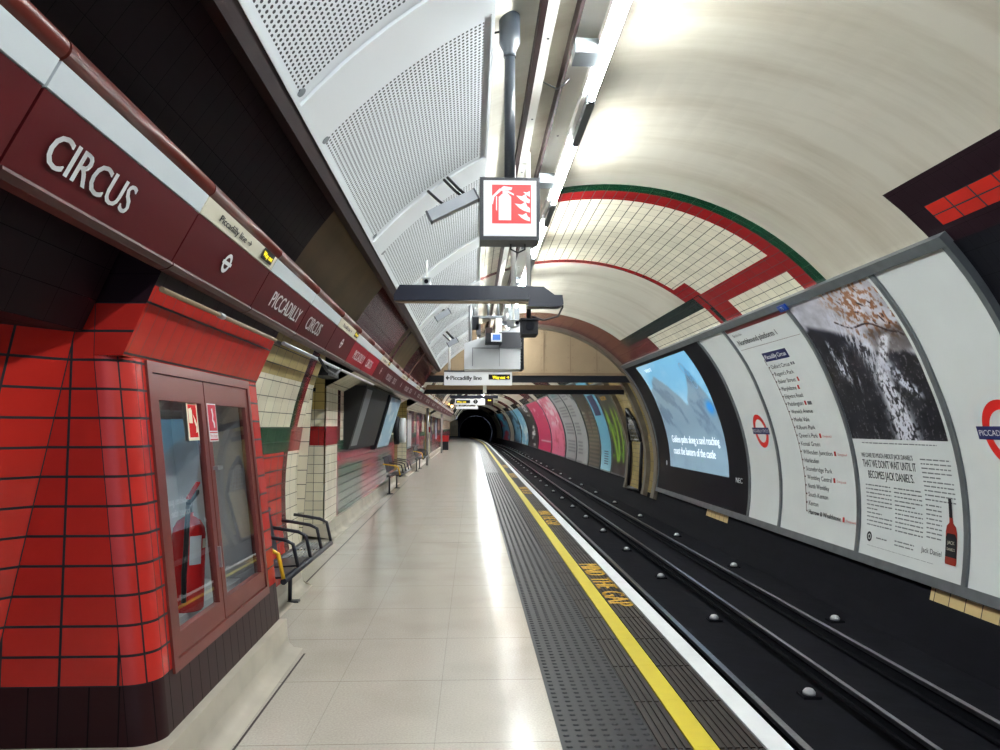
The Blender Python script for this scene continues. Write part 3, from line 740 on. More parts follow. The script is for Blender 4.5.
for poly in ([(.17, .08), (.49, .08), (.49, .68), (.42, .76), (.26, .76), (.17, .68)], [(.27, .76), (.40, .76), (.40, .84), (.27, .84)], [(.24, .84), (.50, .86), (.52, .93), (.30, .96), (.24, .92)],
             [(.20, .90), (.28, .88), (.06, .68), (.02, .48), (-.01, .52), (.0, .70)], [(.10, .70), (.13, .70), (.13, .32), (.10, .34)], [(.38, .80), (.56, .72), (.56, .76), (.40, .85)]):
    mb.slab(sm, poly, .001, .002)
for dx, dz, s_ in ((.62, .50, 1), (.58, .26, 1.15), (.66, .04, .9), (.80, .66, .7)):
    pl = [(0, .22), (.10, .12), (.2, .06), (.34, .02), (.36, .12), (.28, .16), (.24, .26), (.14, .2)]
    mb.slab(sm, [(min(.97, dx + a * s_), dz + c * s_) for a, c in pl], .001, .002)
obj('pictogram', mb, 'signlit', T)
sx = (x0 + x1) / 2 + .01
obj('pole', B().tube([(sx - .01, 4.17, z1), (sx - .01, 4.17, 3.62)], .030, 16), 'bluegrey', T)
obj('pole_socket', B().tube([(sx - .01, 4.17, 3.59), (sx - .01, 4.17, 3.61), (sx - .01, 4.17, 3.62), (sx - .01, 4.17, 3.67), (sx - .01, 4.17, zc(sx) - .0)], [.036, .036, .036, .060, .060], 20), 'bluegrey', T)
obj('cable_loop', B().tube([(sx + .0, 4.25, z0), (sx, 4.25, z0 - .03), (sx + .04, 4.25, z0 - .05), (sx + .08, 4.25, z0 - .03), (sx + .08, 4.25, z0)], .005, 6), 'rubber', T)

# long dark bar on three white poles (rear of the train indicator)
T = thing('train_indicator', 'long dark blue hanging indicator housing with chamfered ends on white poles', 'indicator', (.05, 6.6, 2.6))
ix0, iz0, ix1, iz1 = sbox(393, 284, 563, 305, 6.5)
def im(u, v, d=0): return (u, 6.5 + d, v)
sc_ = 6.5 / 760
X = lambda p: (p - 472) * sc_; Z = lambda p: 1.5 + (427 - p) * sc_
mb = B().slab(im, [(X(393), Z(294)), (X(399), Z(284)), (X(544), Z(285)), (X(555), Z(293)), (X(555), Z(298)), (X(393), Z(300))], 0, .14); obj('housing', mb, 'darkblue', T)
mb = B().slab(im, [(X(394), Z(300)), (X(540), Z(300)), (X(540), Z(302)), (X(400), Z(302))], .02, .06); obj('display_strip', mb, 'buff', T)
mb = B().slab(im, [(X(530), Z(294)), (X(563), Z(294)), (X(564), Z(303)), (X(560), Z(306)), (X(528), Z(306))], -.03, .12); obj('end_box', mb, 'darkblue', T)
for p in (514, 529):
    obj('hanger', B().tube([(X(p), 6.57, Z(286)), (X(p), 6.57, zc(X(p), PR if p < 480 else RR) - .01)], .022, 12), 'warmwhite', T)
    obj('hanger_clamp', B().box((X(p) - .04, 6.53, Z(286)), (X(p) + .04, 6.61, Z(284))), 'plastic', T)

# silver column loudspeakers under the panels
def loudspeaker(label, Yp, pa, pc):
    a, c = [Vector(((p[0] - 472) / 760 * Yp, Yp, 1.5 + (427 - p[1]) / 760 * Yp)) for p in (pa, pc)]; T = thing('column_loudspeaker', label, 'loudspeaker', tuple((a + c) / 2), 'loudspeakers under the ceiling panels')
    d = (c - a).normalized(); nrm = Vector((0, 1, 0)).cross(d)
    w2, h2 = .042, .038
    prof = [(-w2, -h2), (-w2 * .4, -h2 * 1.25), (w2 * .4, -h2 * 1.25), (w2, -h2), (w2, h2), (-w2, h2)]
    mb = B(); A_ = mb.add([a + Vector((0, u, 0)) + nrm * v for u, v in prof]); C_ = mb.add([c + Vector((0, u, 0)) + nrm * v for u, v in prof]); k = len(prof)
    for i in range(k): mb.face([A_ + i, A_ + (i + 1) % k, C_ + (i + 1) % k, C_ + i])
    mb.face([A_ + i for i in range(k)]); mb.face([C_ + i for i in range(k)][::-1]); obj('body', mb, 'silver', T)
    for e, s_ in ((a, -1), (c, 1)):
        mb = B(); q = [e + Vector((0, u * 1.08, 0)) + nrm * v * 1.08 for u, v in prof]; q2 = [p + d * s_ * .012 for p in q]; A_ = mb.add(q); C_ = mb.add(q2)
        for i in range(k): mb.face([A_ + i, A_ + (i + 1) % k, C_ + (i + 1) % k, C_ + i])
        mb.face([A_ + i for i in range(k)]); mb.face([C_ + i for i in range(k)][::-1]); obj('end_cap', mb, 'plastic', T)
    for f in (.42, .80, .88):
        p = a + (c - a) * f; th = math.atan2(p.x - CX, p.z - CZ); r = PR - .012
        q = Vector((CX + r * math.sin(th), Yp + .30, CZ + r * math.cos(th)))
        obj('bracket', B().tube([p, p + (q - p) * .5 + Vector((0, .03, 0)), q], .011, 8), 'rubber', T)
    return T
loudspeaker('silver column loudspeaker hanging left of the extinguisher sign', 5.3, (429, 215), (475, 192))
loudspeaker('small far loudspeaker under the fourth white ceiling band', 10.6, (436, 319), (449, 311))
loudspeaker('smallest loudspeaker near the grey equipment box', 12.9, (448, 345), (457, 340))
# CCTV domes/cameras
def cctv(label, p, ceil_z, mc='plastic', L=.26, w=.05, col='rubber', yaw=0):
    x, y, z = p; T = thing('security_camera', label, 'camera', p)
    c_, s_ = math.cos(yaw), math.sin(yaw)
    def tr(a, b_, c): return (x + a * c_ - b_ * s_, y + a * s_ + b_ * c_, z + c)
    mb = B().hexa([tr(-w, -L / 2, -w), tr(w, -L / 2, -w), tr(w, L / 2, -w), tr(-w, L / 2, -w), tr(-w, -L / 2, w * .7), tr(w, -L / 2, w * .7), tr(w, L / 2, w), tr(-w, L / 2, w)]); obj('housing', mb, mc, T)
    mb = B().hexa([tr(-w * 1.15, -L / 2 - .03, w * .7), tr(w * 1.15, -L / 2 - .03, w * .7), tr(w * 1.15, L / 2, w), tr(-w * 1.15, L / 2, w), tr(-w * 1.15, -L / 2 - .03, w * .9), tr(w * 1.15, -L / 2 - .03, w * .9), tr(w * 1.15, L / 2, w * 1.25), tr(-w * 1.15, L / 2, w * 1.25)]); obj('sun_shield', mb, mc, T)
    obj('lens', B().tube([tr(0, -L / 2 - .012, 0), tr(0, -L / 2, 0)], w * .55, 14), 'gloss', T)
    obj('mount', B().tube([(x, y, z + w), (x, y, ceil_z)], w * .3, 10), col, T)
    return T
cctv('black box security camera right of the grey equipment box, under the dark bar', (.60, 8.0, 2.55), zc(.6), 'black', .34, .085)
cctv('small white security camera above the grey equipment box', (.54, 9.9, 2.85), 3.5, 'lightgrey', .22, .045, 'warmwhite', .4)
cctv('small white camera on a short pole just above the long dark bar', (-.46, 7.6, 2.95), 3.19, 'lightgrey', .14, .04, 'warmwhite')
cable('black cable looping behind the black box camera', [(.62, 7.9, 2.66), (.75, 7.9, 2.62), (.9, 7.9, 2.66), (.95, 7.9, 2.76), (.93, 7.8, 2.85)], .012)

# grey equipment box
sc2 = 12 / 760; X2 = lambda p: (p - 472) * sc2; Z2 = lambda p: 1.5 + (427 - p) * sc2
T = thing('equipment_box', 'pale grey angled equipment housing hanging above the white direction sign', 'equipment box', (X2(493), 12.2, Z2(368)))
mb = B().slab(lambda u, v, d=0: (u, 12 + d, v), [(X2(464), Z2(369)), (X2(464), Z2(343)), (X2(508), Z2(329)), (X2(521), Z2(323)), (X2(522), Z2(369))], 0, .55); obj('housing', mb, 'lightgrey', T)
mb = B(); rr_ = lambda a, b_, c, d: mb.box((X2(a), 11.985, Z2(d)), (X2(c), 12.0, Z2(b_)))
rr_(472, 347.5, 522, 348.3); rr_(472, 347.5, 472.8, 366); rr_(499, 347.5, 499.5, 366); obj('panel_seam', mb, 'greymetal', T)
mb = B().box((X2(499), 11.97, Z2(348)), (X2(521), 12.0, Z2(332))); obj('vent_grille', mb, 'plastic', T)
mb = B().box((X2(520.5), 12.0, Z2(369)), (X2(524), 12.5, Z2(318))); obj('edge_plate', mb, 'black', T)
for p in (470, 515):
    obj('hanger', B().tube([(X2(p), 12.3, Z2(340)), (X2(p), 12.3, zc(X2(p)) - .02)], .03, 10), 'steel', T)
T = thing('monitor', 'small black platform monitor with blue lit screen on the grey housing', 'monitor', (X2(494), 11.7, Z2(344)))
mb = B().box((X2(485), 11.7, Z2(345)), (X2(501), 11.95, Z2(335))); obj('casing', mb, 'black', T)
mb = B().box((X2(490.5), 11.685, Z2(343.5)), (X2(501), 11.7, Z2(335.2))); obj('bezel', mb, 'white', T)
mb = B().box((X2(492), 11.678, Z2(342)), (X2(499.5), 11.686, Z2(336.5))); obj('screen', mb, 'monitor', T)
# gantry clutter above the box
T = thing('equipment_rack', 'cluster of dark brackets and brown boxes above the grey housing', 'rack', (X2(482), 12.6, Z2(338)))
for a, c, d, e, m2 in ((471, 311, 479, 325, 'black'), (470, 324, 477, 341, 'buff'), (486, 322, 493, 335, 'brown'), (476, 318, 481, 330, 'plastic'), (497, 312, 503, 330, 'warmwhite')):
    obj('bracket', B().box((X2(a), 12.6, Z2(e)), (X2(d), 12.9, Z2(c))), m2, T)
obj('support_rail', B().box((X2(468), 12.65, Z2(311)), (X2(508), 12.85, Z2(309))), 'greymetal', T)
for p in (474, 489, 500): obj('hanger', B().tube([(X2(p), 12.75, Z2(310)), (X2(p), 12.75, zc(X2(p)) - .05)], .02, 8), 'steel', T)
T = thing('spotlight', 'bright tilted silver floodlight beside the grey housing top', 'spotlight', (X2(510), 11.6, Z2(320)))
obj('body', B().tube([(X2(504), 11.6, Z2(326)), (X2(508), 11.7, Z2(312))], [.05, .07], 14), 'steel', T)
obj('base', B().box((X2(507), 11.6, Z2(325)), (X2(518), 11.75, Z2(311))), 'greymetal', T)
obj('mount', B().tube([(X2(512), 11.7, Z2(312)), (X2(512), 11.7, zc(X2(512)))], .03, 10), 'steel', T)

# direction signs
sc3 = 14 / 760; X3 = lambda p: (p - 472) * sc3; Z3 = lambda p: 1.5 + (427 - p) * sc3
T = thing('direction_sign', 'white hanging sign reading Piccadilly line with a black Way out panel', 'sign', (X3(478), 14, Z3(385)))
mb = B().box((X3(444), 14, Z3(385)), (X3(512), 14.15, Z3(372))); obj('sign_box', mb, 'signlit', T)
mb = B().box((X3(444), 13.98, Z3(372)), (X3(512), 14.17, Z3(370.6))); obj('top_rail', mb, 'darkblue', T)
f3 = lambda u, v, d=0: (u, 13.992 - d, v)
mb = B(); add_text(mb, 'Piccadilly line', f3, X3(450.5), Z3(380), .075, wid=31 * sc3, bold=.004)
mb.slab(f3, [(X3(445.5), Z3(378)), (X3(447.8), Z3(375.4)), (X3(447.8), Z3(377.4)), (X3(449.5), Z3(377.4)), (X3(449.5), Z3(378.6)), (X3(447.8), Z3(378.6)), (X3(447.8), Z3(380.6))], 0, .001); obj('lettering', mb, 'ink', T)
mb = B().box((X3(488.5), 13.98, Z3(379.6)), (X3(510), 14, Z3(374.4))); obj('exit_panel', mb, 'black', T)
mb = B(); add_text(mb, 'Way out \u2192', lambda u, v, d=0: (u, 13.972 - d, v), X3(492.5), Z3(379), .058, wid=16.5 * sc3, bold=.004); obj('exit_lettering', mb, 'led', T)
for p in (449, 477): obj('hanger', B().tube([(X3(p), 14.07, Z3(371)), (X3(p), 14.07, zc(X3(p), PR) - .05)], .025, 10), 'warmwhite', T)
obj('hanger_foot', B().box((X3(483), 14.05, Z3(393)), (X3(486.5), 14.12, Z3(385))), 'warmwhite', T)
sc4 = 27 / 760; X4 = lambda p: (p - 472) * sc4; Z4 = lambda p: 1.5 + (427 - p) * sc4
T = thing('direction_sign', 'smaller far white sign with yellow way out and roundel panels', 'sign', (X4(472), 27, Z4(405)))
obj('sign_box', B().box((X4(455), 27, Z4(404.8)), (X4(485), 27.2, Z4(399))), 'signlit', T)
obj('end_panel', B().box((X4(485), 27, Z4(405)), (X4(493), 27.2, Z4(398))), 'brown', T)
obj('exit_panel', B().box((X4(456), 26.97, Z4(403.2)), (X4(470), 27, Z4(400.2))), 'black', T)
mb = B(); add_text(mb, 'Way out', lambda u, v, d=0: (u, 26.96 - d, v), X4(457), Z4(402.8), .06, wid=9 * sc4, bold=.005); add_text(mb, 'Exit', lambda u, v, d=0: (u, 26.96 - d, v), X4(488), Z4(401), .05, bold=.005); obj('exit_lettering', mb, 'led', T)
mb = B(); ring(mb, lambda u, v, d=0: (u, 26.98, v), X4(475.5), Z4(401.6), .03, .075); mb.box((X4(473), 26.97, Z4(402)), (X4(478), 26.98, Z4(401.2))); obj('roundel', mb, 'ink', T)
obj('gantry', B().box((X4(450), 27.05, Z4(398.5)), (X4(498), 27.2, Z4(395.5))), 'darkblue', T)
for p in (456, 468, 490): obj('hanger', B().tube([(X4(p), 27.12, Z4(396)), (X4(p), 27.12, zc(X4(p), RR) - .05)], .03, 8), 'warmwhite', T)
sc5 = 40 / 760; X5 = lambda p: (p - 472) * sc5; Z5 = lambda p: 1.5 + (427 - p) * sc5
T = thing('direction_sign', 'third and smallest white sign hanging in front of the dark tunnel mouth', 'sign', (X5(467), 40, Z5(409)))
obj('sign_box', B().box((X5(456), 40, Z5(409)), (X5(478), 40.15, Z5(406.6))), 'signlit', T)
for p in (458, 476): obj('hanger', B().tube([(X5(p), 40.07, Z5(407)), (X5(p), 40.07, zc(X5(p)) - .05)], .03, 8), 'warmwhite', T)
obj('warning_lamp', B().tube([(X5(451.8), 40, Z5(406.2)), (X5(451.8), 40.1, Z5(406.2))], .06, 12), 'lamp', label='warm glowing lamp at the left of the far hanging signs', cat='lamp')

# ================================================================== FRIEZE (left)
FP = [(-1.235, 2.085), (-1.205, 2.115), (-1.20, 2.14), (-1.198, 2.16)]
def fr(s):   # s 0..1 panel, 1..  band; returns (x,z)
    return (-1.262 + .147 * s, 2.19 + .283 * s)
SB = .75
def frmap(Y0):
    def f(u, v, d=0):
        s = v / .319; x, z = fr(s); Y = Y0 + u
        return (bend(x + .008 + d + skew(Y), Y), Y, z)
    return f
def frieze_panel(Ya, Yb_, kind, label):
    T = thing('frieze_panel', label, 'sign panel', ((-1.17) + skew(Ya), (Ya + Yb_) / 2, 2.16), 'station name frieze panels')
    Ya += .006; Yb_ -= .006
    def ext(prof, name, m, yc=None, yd=None):
        yc = Ya if yc is None else yc; yd = Yb_ if yd is None else yd
        mb = B(); n = len(prof)
        a = mb.add([(bend(x + skew(yc), yc), yc, z) for x, z in prof]); c = mb.add([(bend(x + skew(yd), yd), yd, z) for x, z in prof])
        for i in range(n): mb.face([a + i, a + (i + 1) % n, c + (i + 1) % n, c + i], sm=name == 'nosing')
        mb.face([a + i for i in range(n)]); mb.face([c + i for i in range(n)][::-1]); obj(name, mb, m, T)
    bm = 'friezelit' if kind[0] == 'b' else 'friezedark'  # stronger light on two panels is put into their enamel colour
    p0 = fr(0); p1 = fr(SB - .012); p2 = fr(SB); p3 = fr(1)
    ext([p0, p1, (p1[0] - .04, p1[1]), (p0[0] - .04, p0[1])], 'name_board', bm)
    ext([(p2[0] + .004, p2[1]), (p3[0] + .004, p3[1]), (p3[0] - .04, p3[1]), (p2[0] - .04, p2[1])], 'line_band', 'bandcream' if 'o' in kind else 'band')
    cx, cz = p3[0] - .005, p3[1] + .036
    ext([(cx + .034 * math.cos(2 * PI * i / 20), cz + .034 * math.sin(2 * PI * i / 20)) for i in range(20)], 'nosing', 'friezelip')
    ext([(p0[0] + .008, p0[1] - .002), (p0[0] + .008, p0[1] - .012), (p0[0] - .015, p0[1] - .028), (p0[0] - .05, p0[1] - .034), (p0[0] - .06, p0[1] - .02), (p0[0] - .03, p0[1] - .002)], 'bottom_lip', 'frielip2')
    f = frmap(Ya)
    if 'P' in kind or 'C' in kind:
        mb = B()
        if 'P' in kind: add_text(mb, 'PICCADILLY', f, .26 if Ya > 2 else .02, .06, .098, wid=.80, bold=.003)
        else: add_text(mb, 'CIRCUS', f, .13, .06, .102, wid=.53, bold=.003)
        obj('lettering', mb, 'white', T)
    if 'o' in kind:
        mb = B(); ring(mb, f, .53, .125, .03, .05); rect(mb, f, .465, .116, .595, .134, .001); obj('roundel', mb, 'white', T)
        mb = B(); add_text(mb, 'Piccadilly line \u2192', f, .20, .262, .032, wid=.50, bold=.002); obj('line_lettering', mb, 'ink', T)
        mb = B(); rect(mb, f, .90, .255, 1.12, .316, .002); obj('exit_plate', mb, 'black', T)
        mb = B(); add_text(mb, 'Way out', lambda u, v, d=0: f(u, v, .004), .92, .272, .028, wid=.18, bold=.0015); obj('exit_lettering', mb, 'led', T)
seq = ['P', 'C', 'o']
names = {'P': 'PICCADILLY', 'C': 'CIRCUS', 'o': 'a small roundel'}
k = 0
for i in range(-1, 42):
    Ya = 2.0 + (i) * 1.195; kd = seq[(i + 1) % 3]
    if i == -1: L = 'maroon frieze panel at the far left edge of the picture'
    elif i == 0: L = 'nearest maroon frieze panel reading CIRCUS in large letters with a white band'
    elif i == 1: L = 'maroon frieze panel with white roundel below the cream Piccadilly line band'
    elif i == 2: L = 'nearest maroon frieze panel reading PICCADILLY'
    elif i == 3: L = 'maroon frieze panel reading CIRCUS, second one from the camera'
    elif i == 4: L = 'second maroon frieze panel with a small roundel'
    elif i == 5: L = 'maroon frieze panel coloured as brightly lit, reading PICCADILLY'
    elif i == 6: L = 'maroon frieze panel coloured as brightly lit, reading CIRCUS'
    else: L = 'small far frieze panel %s, %s after the nearest CIRCUS panel' % ({'P': 'reading PICCADILLY', 'C': 'reading CIRCUS', 'o': 'with a roundel'}[kd], ordi(i - 1))
    frieze_panel(Ya, Ya + 1.195, ('b' if i in (5, 6) else 'n') + kd, L)
# pipe lights and cable under the frieze
T = thing('batten_pipe', 'pale pipe running under the frieze above the red tiles', 'pipe', (-1.29, 4.2, 2.07))
obj('pipe', B().tube([(-1.30, 3.2, 2.075), (-1.325, 5.15, 2.085)], .012, 10), 'buff', T)
obj('coupling', B().tube([(-1.308, 3.95, 2.079), (-1.310, 4.02, 2.079)], .017, 10), 'steel', T)
obj('conduit', B().tube([(-1.37, 3.3, 2.13), (-1.41, 5.6, 2.11)], .018, 8), 'brown', T)
T = thing('batten_pipe', 'far grey pipe under the frieze beyond the red tiles', 'pipe', (-1.33, 8, 2.07))
obj('pipe', B().tube([(-1.335, 5.4, 2.09), (-1.36, 10.5, 2.08)], .014, 10), 'steel', T)
cable('drooping black cable under the second CIRCUS frieze panel', [(-1.30, 6.5, 2.08), (-1.29, 6.8, 2.0), (-1.29, 7.2, 1.99), (-1.31, 7.6, 2.07)], .014)
obj('junction_box', B().box((-1.62, 7.7, 2.02), (-1.45, 8.3, 2.12)), 'groove', label='black junction box under the frieze at the cross passage', cat='box')

# ================================================================== FIRE CABINET
def cm(Y, z, d=0):    # plane of the cabinet front, d outwards (+X)
    return (px_(z) + skew(Y) + d, Y, z)
def pan(mb, Ya, Yb_, za, zb, d0, d1, mi=0):
    return mb.hexa([cm(Ya, za, d0), cm(Yb_, za, d0), cm(Yb_, za, d1), cm(Ya, za, d1), cm(Ya, zb, d0), cm(Yb_, zb, d0), cm(Yb_, zb, d1), cm(Ya, zb, d1)], mi)
T = thing('fire_cabinet', 'brown red double-door cabinet with glass panes set in the red tiled pier', 'cabinet', (-1.6, 4.2, CZ0))
mb = B()
pan(mb, CY0, CY0 + .05, CZ0, CZ1, -.06, .012); pan(mb, CY1 - .05, CY1, CZ0, CZ1, -.06, .012)
pan(mb, CY0 + .05, CY1 - .05, CZ0, CZ0 + .05, -.06, .012); pan(mb, CY0 + .05, CY1 - .05, CZ1 - .05, CZ1, -.06, .012)
obj('frame', mb, 'cabinet', T)
mb = B()
bx, = (-.52,)
for q in (((CY0, CZ0), (CY1, CZ0), -.06, bx),):
    pass
mb.quad([cm(CY0, CZ0, -.05), cm(CY1, CZ0, -.05), cm(CY1, CZ0, bx), cm(CY0, CZ0, bx)]); mb.quad([cm(CY0, CZ1, -.05), cm(CY1, CZ1, -.05), cm(CY1, CZ1, bx), cm(CY0, CZ1, bx)])
mb.quad([cm(CY0, CZ0, bx), cm(CY1, CZ0, bx), cm(CY1, CZ1, bx), cm(CY0, CZ1, bx)])
for Y in (CY0, CY1): mb.quad([cm(Y, CZ0, -.05), cm(Y, CZ1, -.05), cm(Y, CZ1, bx), cm(Y, CZ0, bx)])
obj('lining', mb, 'cabin', T)
for (a, c) in ((CY0 + .055, 4.205), (4.215, CY1 - .055)):
    mb = B(); za, zb = CZ0 + .055, CZ1 - .055
    pan(mb, a, a + .06, za, zb, -.03, .004); pan(mb, c - .06, c, za, zb, -.03, .004); pan(mb, a + .06, c - .06, za, za + .10, -.03, .004); pan(mb, a + .06, c - .06, zb - .12, zb, -.03, .004)
    D = obj('door', mb, 'cabinet', T)
    mb = B(); mb.quad([cm(a + .055, za + .09, -.034), cm(c - .055, za + .09, -.008), cm(c - .055, zb - .11, -.008), cm(a + .055, zb - .11, -.034)])
    obj('glass_pane', mb, 'glass', D)
    if a > 4:
        mb = B(); pan(mb, a + .03, a + .12, 1.265, 1.285, .004, .03); obj('handle', mb, 'steel', D)
    else:
        mb = B(); pan(mb, c - .02, c - .005, .75, .86, .004, .02); obj('lock', mb, 'steel', D)
mb = B(); pan(mb, 3.95, 4.105, 1.43, 1.63, -.008, -.006); s1 = obj('safety_sticker', mb, 'cream2', T, label='cream and red flame sticker on the left pane')
sf = lambda u, v, d=0: cm(3.95 + u * .155, 1.43 + v * .2, -.0055 + d)
mb = B(); rect(mb, sf, .10, .08, .9, .93); obj('sticker_field', mb, 'ext', s1)
mb = B(); mb.slab(sf, [(.12, .45), (.45, .45), (.45, .78), (.38, .85), (.12, .82)], .001, .0012); mb.slab(sf, [(.5, .7), (.62, .62), (.6, .5), (.75, .35), (.72, .2), (.86, .22), (.84, .42), (.7, .56)], .001, .0012); obj('sticker_pictogram', mb, 'cream2', s1)
mb = B(); pan(mb, 4.232, 4.38, 1.42, 1.63, .0045, .006); s2 = obj('safety_sticker', mb, 'white', T, label='crimson sticker with a figure on the right door')
sf = lambda u, v, d=0: cm(4.232 + u * .148, 1.42 + v * .21, .0065 + d)
mb = B(); rect(mb, sf, .05, .28, .95, .97); rect(mb, sf, .05, .03, .95, .07); rect(mb, sf, .05, .22, .95, .25); obj('sticker_field', mb, 'crimson', s2)
mb = B(); mb.slab(sf, [(.4, .85), (.55, .88), (.62, .7), (.56, .58), (.7, .5), (.7, .36), (.58, .36), (.55, .48), (.42, .55), (.48, .7)], .001, .0012); obj('sticker_pictogram', mb, 'white', s2)
mb = B(); add_text(mb, 'Fire hose', sf, .1, .1, .1, wid=.8); obj('sticker_lettering', mb, 'crimson', s2)

def extinguisher(x, y, z, label, s=1.0):
    T = thing('fire_extinguisher', label, 'fire extinguisher', (x, y, z))
    pr = [(.0, .0), (.078, .0), (.085, .012), (.086, .05), (.086, .40), (.080, .44), (.060, .475), (.030, .495), (.022, .50), (.022, .52), (0, .52)]
    mb = B(); k = 24; rings = [mb.add([(x + r * s * math.cos(2 * PI * i / k), y + r * s * math.sin(2 * PI * i / k), z + h * s) for i in range(k)]) for r, h in pr]
    for a, c in zip(rings, rings[1:]):
        for i in range(k): mb.face([a + i, a + (i + 1) % k, c + (i + 1) % k, c + i], sm=True)
    obj('body', mb, 'ext', T)
    obj('valve', B().tube([(x, y, z + .52 * s), (x, y, z + .57 * s)], .018, 12), 'steel', T)
    mb = B().hexa([(x - .012, y - .02, z + .56), (x + .012, y - .02, z + .56), (x + .012, y + .11, z + .61), (x - .012, y + .11, z + .61), (x - .012, y - .02, z + .575), (x + .012, y - .02, z + .575), (x + .012, y + .11, z + .63), (x - .012, y + .11, z + .63)]); obj('carry_handle', mb, 'rubber', T)
    mb = B().hexa([(x - .012, y - .02, z + .59), (x + .012, y - .02, z + .59), (x + .012, y + .12, z + .665), (x - .012, y + .12, z + .665), (x - .012, y - .02, z + .60), (x + .012, y - .02, z + .60), (x + .012, y + .12, z + .675), (x - .012, y + .12, z + .675)]); obj('lever', mb, 'ext', T)
    obj('hose', B().tube([(x, y - .02, z + .55), (x + .02, y - .07, z + .54), (x + .03, y - .11, z + .48), (x + .03, y - .115, z + .36), (x + .02, y - .108, z + .2), (x + .02, y - .10, z + .06)], .013, 8), 'rubber', T)
    mb = B(); mb.grid(lambda a, b_: (x + .0875 * math.cos(-1.15 + a * .75), y + .0875 * math.sin(-1.15 + a * .75), z + .25 + .15 * b_), 6, 1); obj('instruction_label', mb, 'band', T)
    mb = B(); mb.grid(lambda a, b_: (x + .0875 * math.cos(-.3 + a * .8), y + .0875 * math.sin(-.3 + a * .8), z + .33 + .05 * b_), 6, 1); obj('name_label', mb, 'label', T)
extinguisher(-1.53, 4.22, CZ0 + .10, 'red fire extinguisher with black hose behind the left cabinet glass')
extinguisher(-1.60, 3.66, CZ0 + .10, 'second fire extinguisher half hidden at the left edge of the cabinet', .85)
obj('cabinet_shelf', B().box((-1.78, CY0 + .03, CZ0 + .06), (-1.50, CY1 - .03, CZ0 + .10)), 'cabin', label='grey shelf board inside the fire cabinet under the extinguishers', cat='shelf')

# ================================================================== BENCHES
def bench(label, Ya, Yb_, xf, xb):
    T = thing('bench', label, 'bench', ((xf + xb) / 2, (Ya + Yb_) / 2, 0), 'steel platform benches'); n = 4
    p = (Yb_ - Ya) / n
    for z, x in ((.44, xf), (.44, xb + .12)):
        obj('rail', B().tube([(x, Ya, z), (x, Yb_, z)], .022, 10), 'seat', T)
    obj('rail', B().tube([(xb + .03, Ya, .84), (xb + .03, Ya + p * (2 if n == 4 else 3), .84)], .018, 10), 'seat', T)
    for i in range(n):
        a = Ya + i * p + .03; c = a + p - .06
        if i < 2 or n == 3:
            mb = B()
            mb.hexa([(xb + .10, a, .44), (xf - .01, a, .455), (xf - .01, c, .455), (xb + .10, c, .44), (xb + .10, a, .455), (xf - .01, a, .47), (xf - .01, c, .47), (xb + .10, c, .455)]); obj('seat', mb, 'seat', T)
            mb = B()
            mb.hexa([(xb + .10, a, .52), (xb + .115, a, .52), (xb + .115, c, .52), (xb + .10, c, .52), (xb + .03, a, .84), (xb + .045, a, .84), (xb + .045, c, .84), (xb + .03, c, .84)]); obj('backrest', mb, 'seat', T)
        else:
            mb = B()
            for q in range(9):
                x = xb + .14 + (xf - xb - .16) * q / 8
                mb.tube([(x, a, .447), (x, c, .447)], .006, 6)
            obj('seat', mb, 'greymetal', T)
    for i in range(n + 1):
        y = Ya + i * p
        o = obj('armrest', B().tube([(xb + .03, y, .70), (xb + .10, y, .69), (xf - .10, y, .66), (xf - .04, y, .63), (xf, y, .46)], .014, 8), 'yellowend' if i == 0 else 'seat', T, label='yellow painted armrest' if i == 0 else None)
    for y in (Ya + p * .9, Yb_ - p * .9):
        obj('leg', B().tube([(xb + .10, y, .44), (xb + .10, y, .0)], .018, 8), 'seat', T)
        obj('foot', B().box((xb + .05, y - .04, 0.0), (xb + .18, y + .04, .015)), 'seat', T)
bench('dark steel bench with a yellow arm just beyond the red pier', 5.35, 7.1, -1.29, -1.66)
bench('second dark bench further along the left wall', 16.6, 19.6, -1.55, -1.95)
bench('third dark bench, far and small along the left wall', 25.4, 28.2, -1.62, -1.98)

# ================================================================== LEFT WALL POSTERS AND SIGNS
def lmap(Ya): return lambda u, v, d=0: (-1.93 + d + max(0, v - 1.1) * .28, Ya + u, v)
f = lmap(11.9)
T = thing('poster_display', 'black framed display with a pale blue edge strip on the left wall', 'display', (-1.9, 13.4, 1.2))
mb = B(); mb.grid(lambda a, b_: f(3.1 * a, 1.15 + 1.0 * b_, 0), 2, 6); mb.quad([f(0, 1.15, 0), f(0, 2.15, 0), (-2.0, 11.9, 2.15), (-2.0, 11.9, 1.15)]); mb.quad([f(3.1, 1.15, 0), f(3.1, 2.15, 0), (-2.0, 15, 2.15), (-2.0, 15, 1.15)]); mb.quad([f(0, 1.15), f(3.1, 1.15), (-2.0, 15, 1.15), (-2.0, 11.9, 1.15)])
obj('casing', mb, 'groove', T)
mb = B(); rect(mb, f, .12, 1.2, .75, 2.1, .004, nv=6); obj('screen_strip', mb, 'frame', T)
f = lmap(15.3)
T = thing('poster_display', 'pale blue poster beyond the black display on the left wall', 'display', (-1.9, 16.4, 1.2))
mb = B(); mb.hexa([(-2.1, 15.3, 1.05), (f(0, 1.05)[0], 15.3, 1.05), (f(0, 1.05)[0], 17.5, 1.05), (-2.1, 17.5, 1.05), (-2.1, 15.3, 2.15), f(0, 2.15), f(2.2, 2.15), (-2.1, 17.5, 2.15)]); obj('casing', mb, 'black', T)
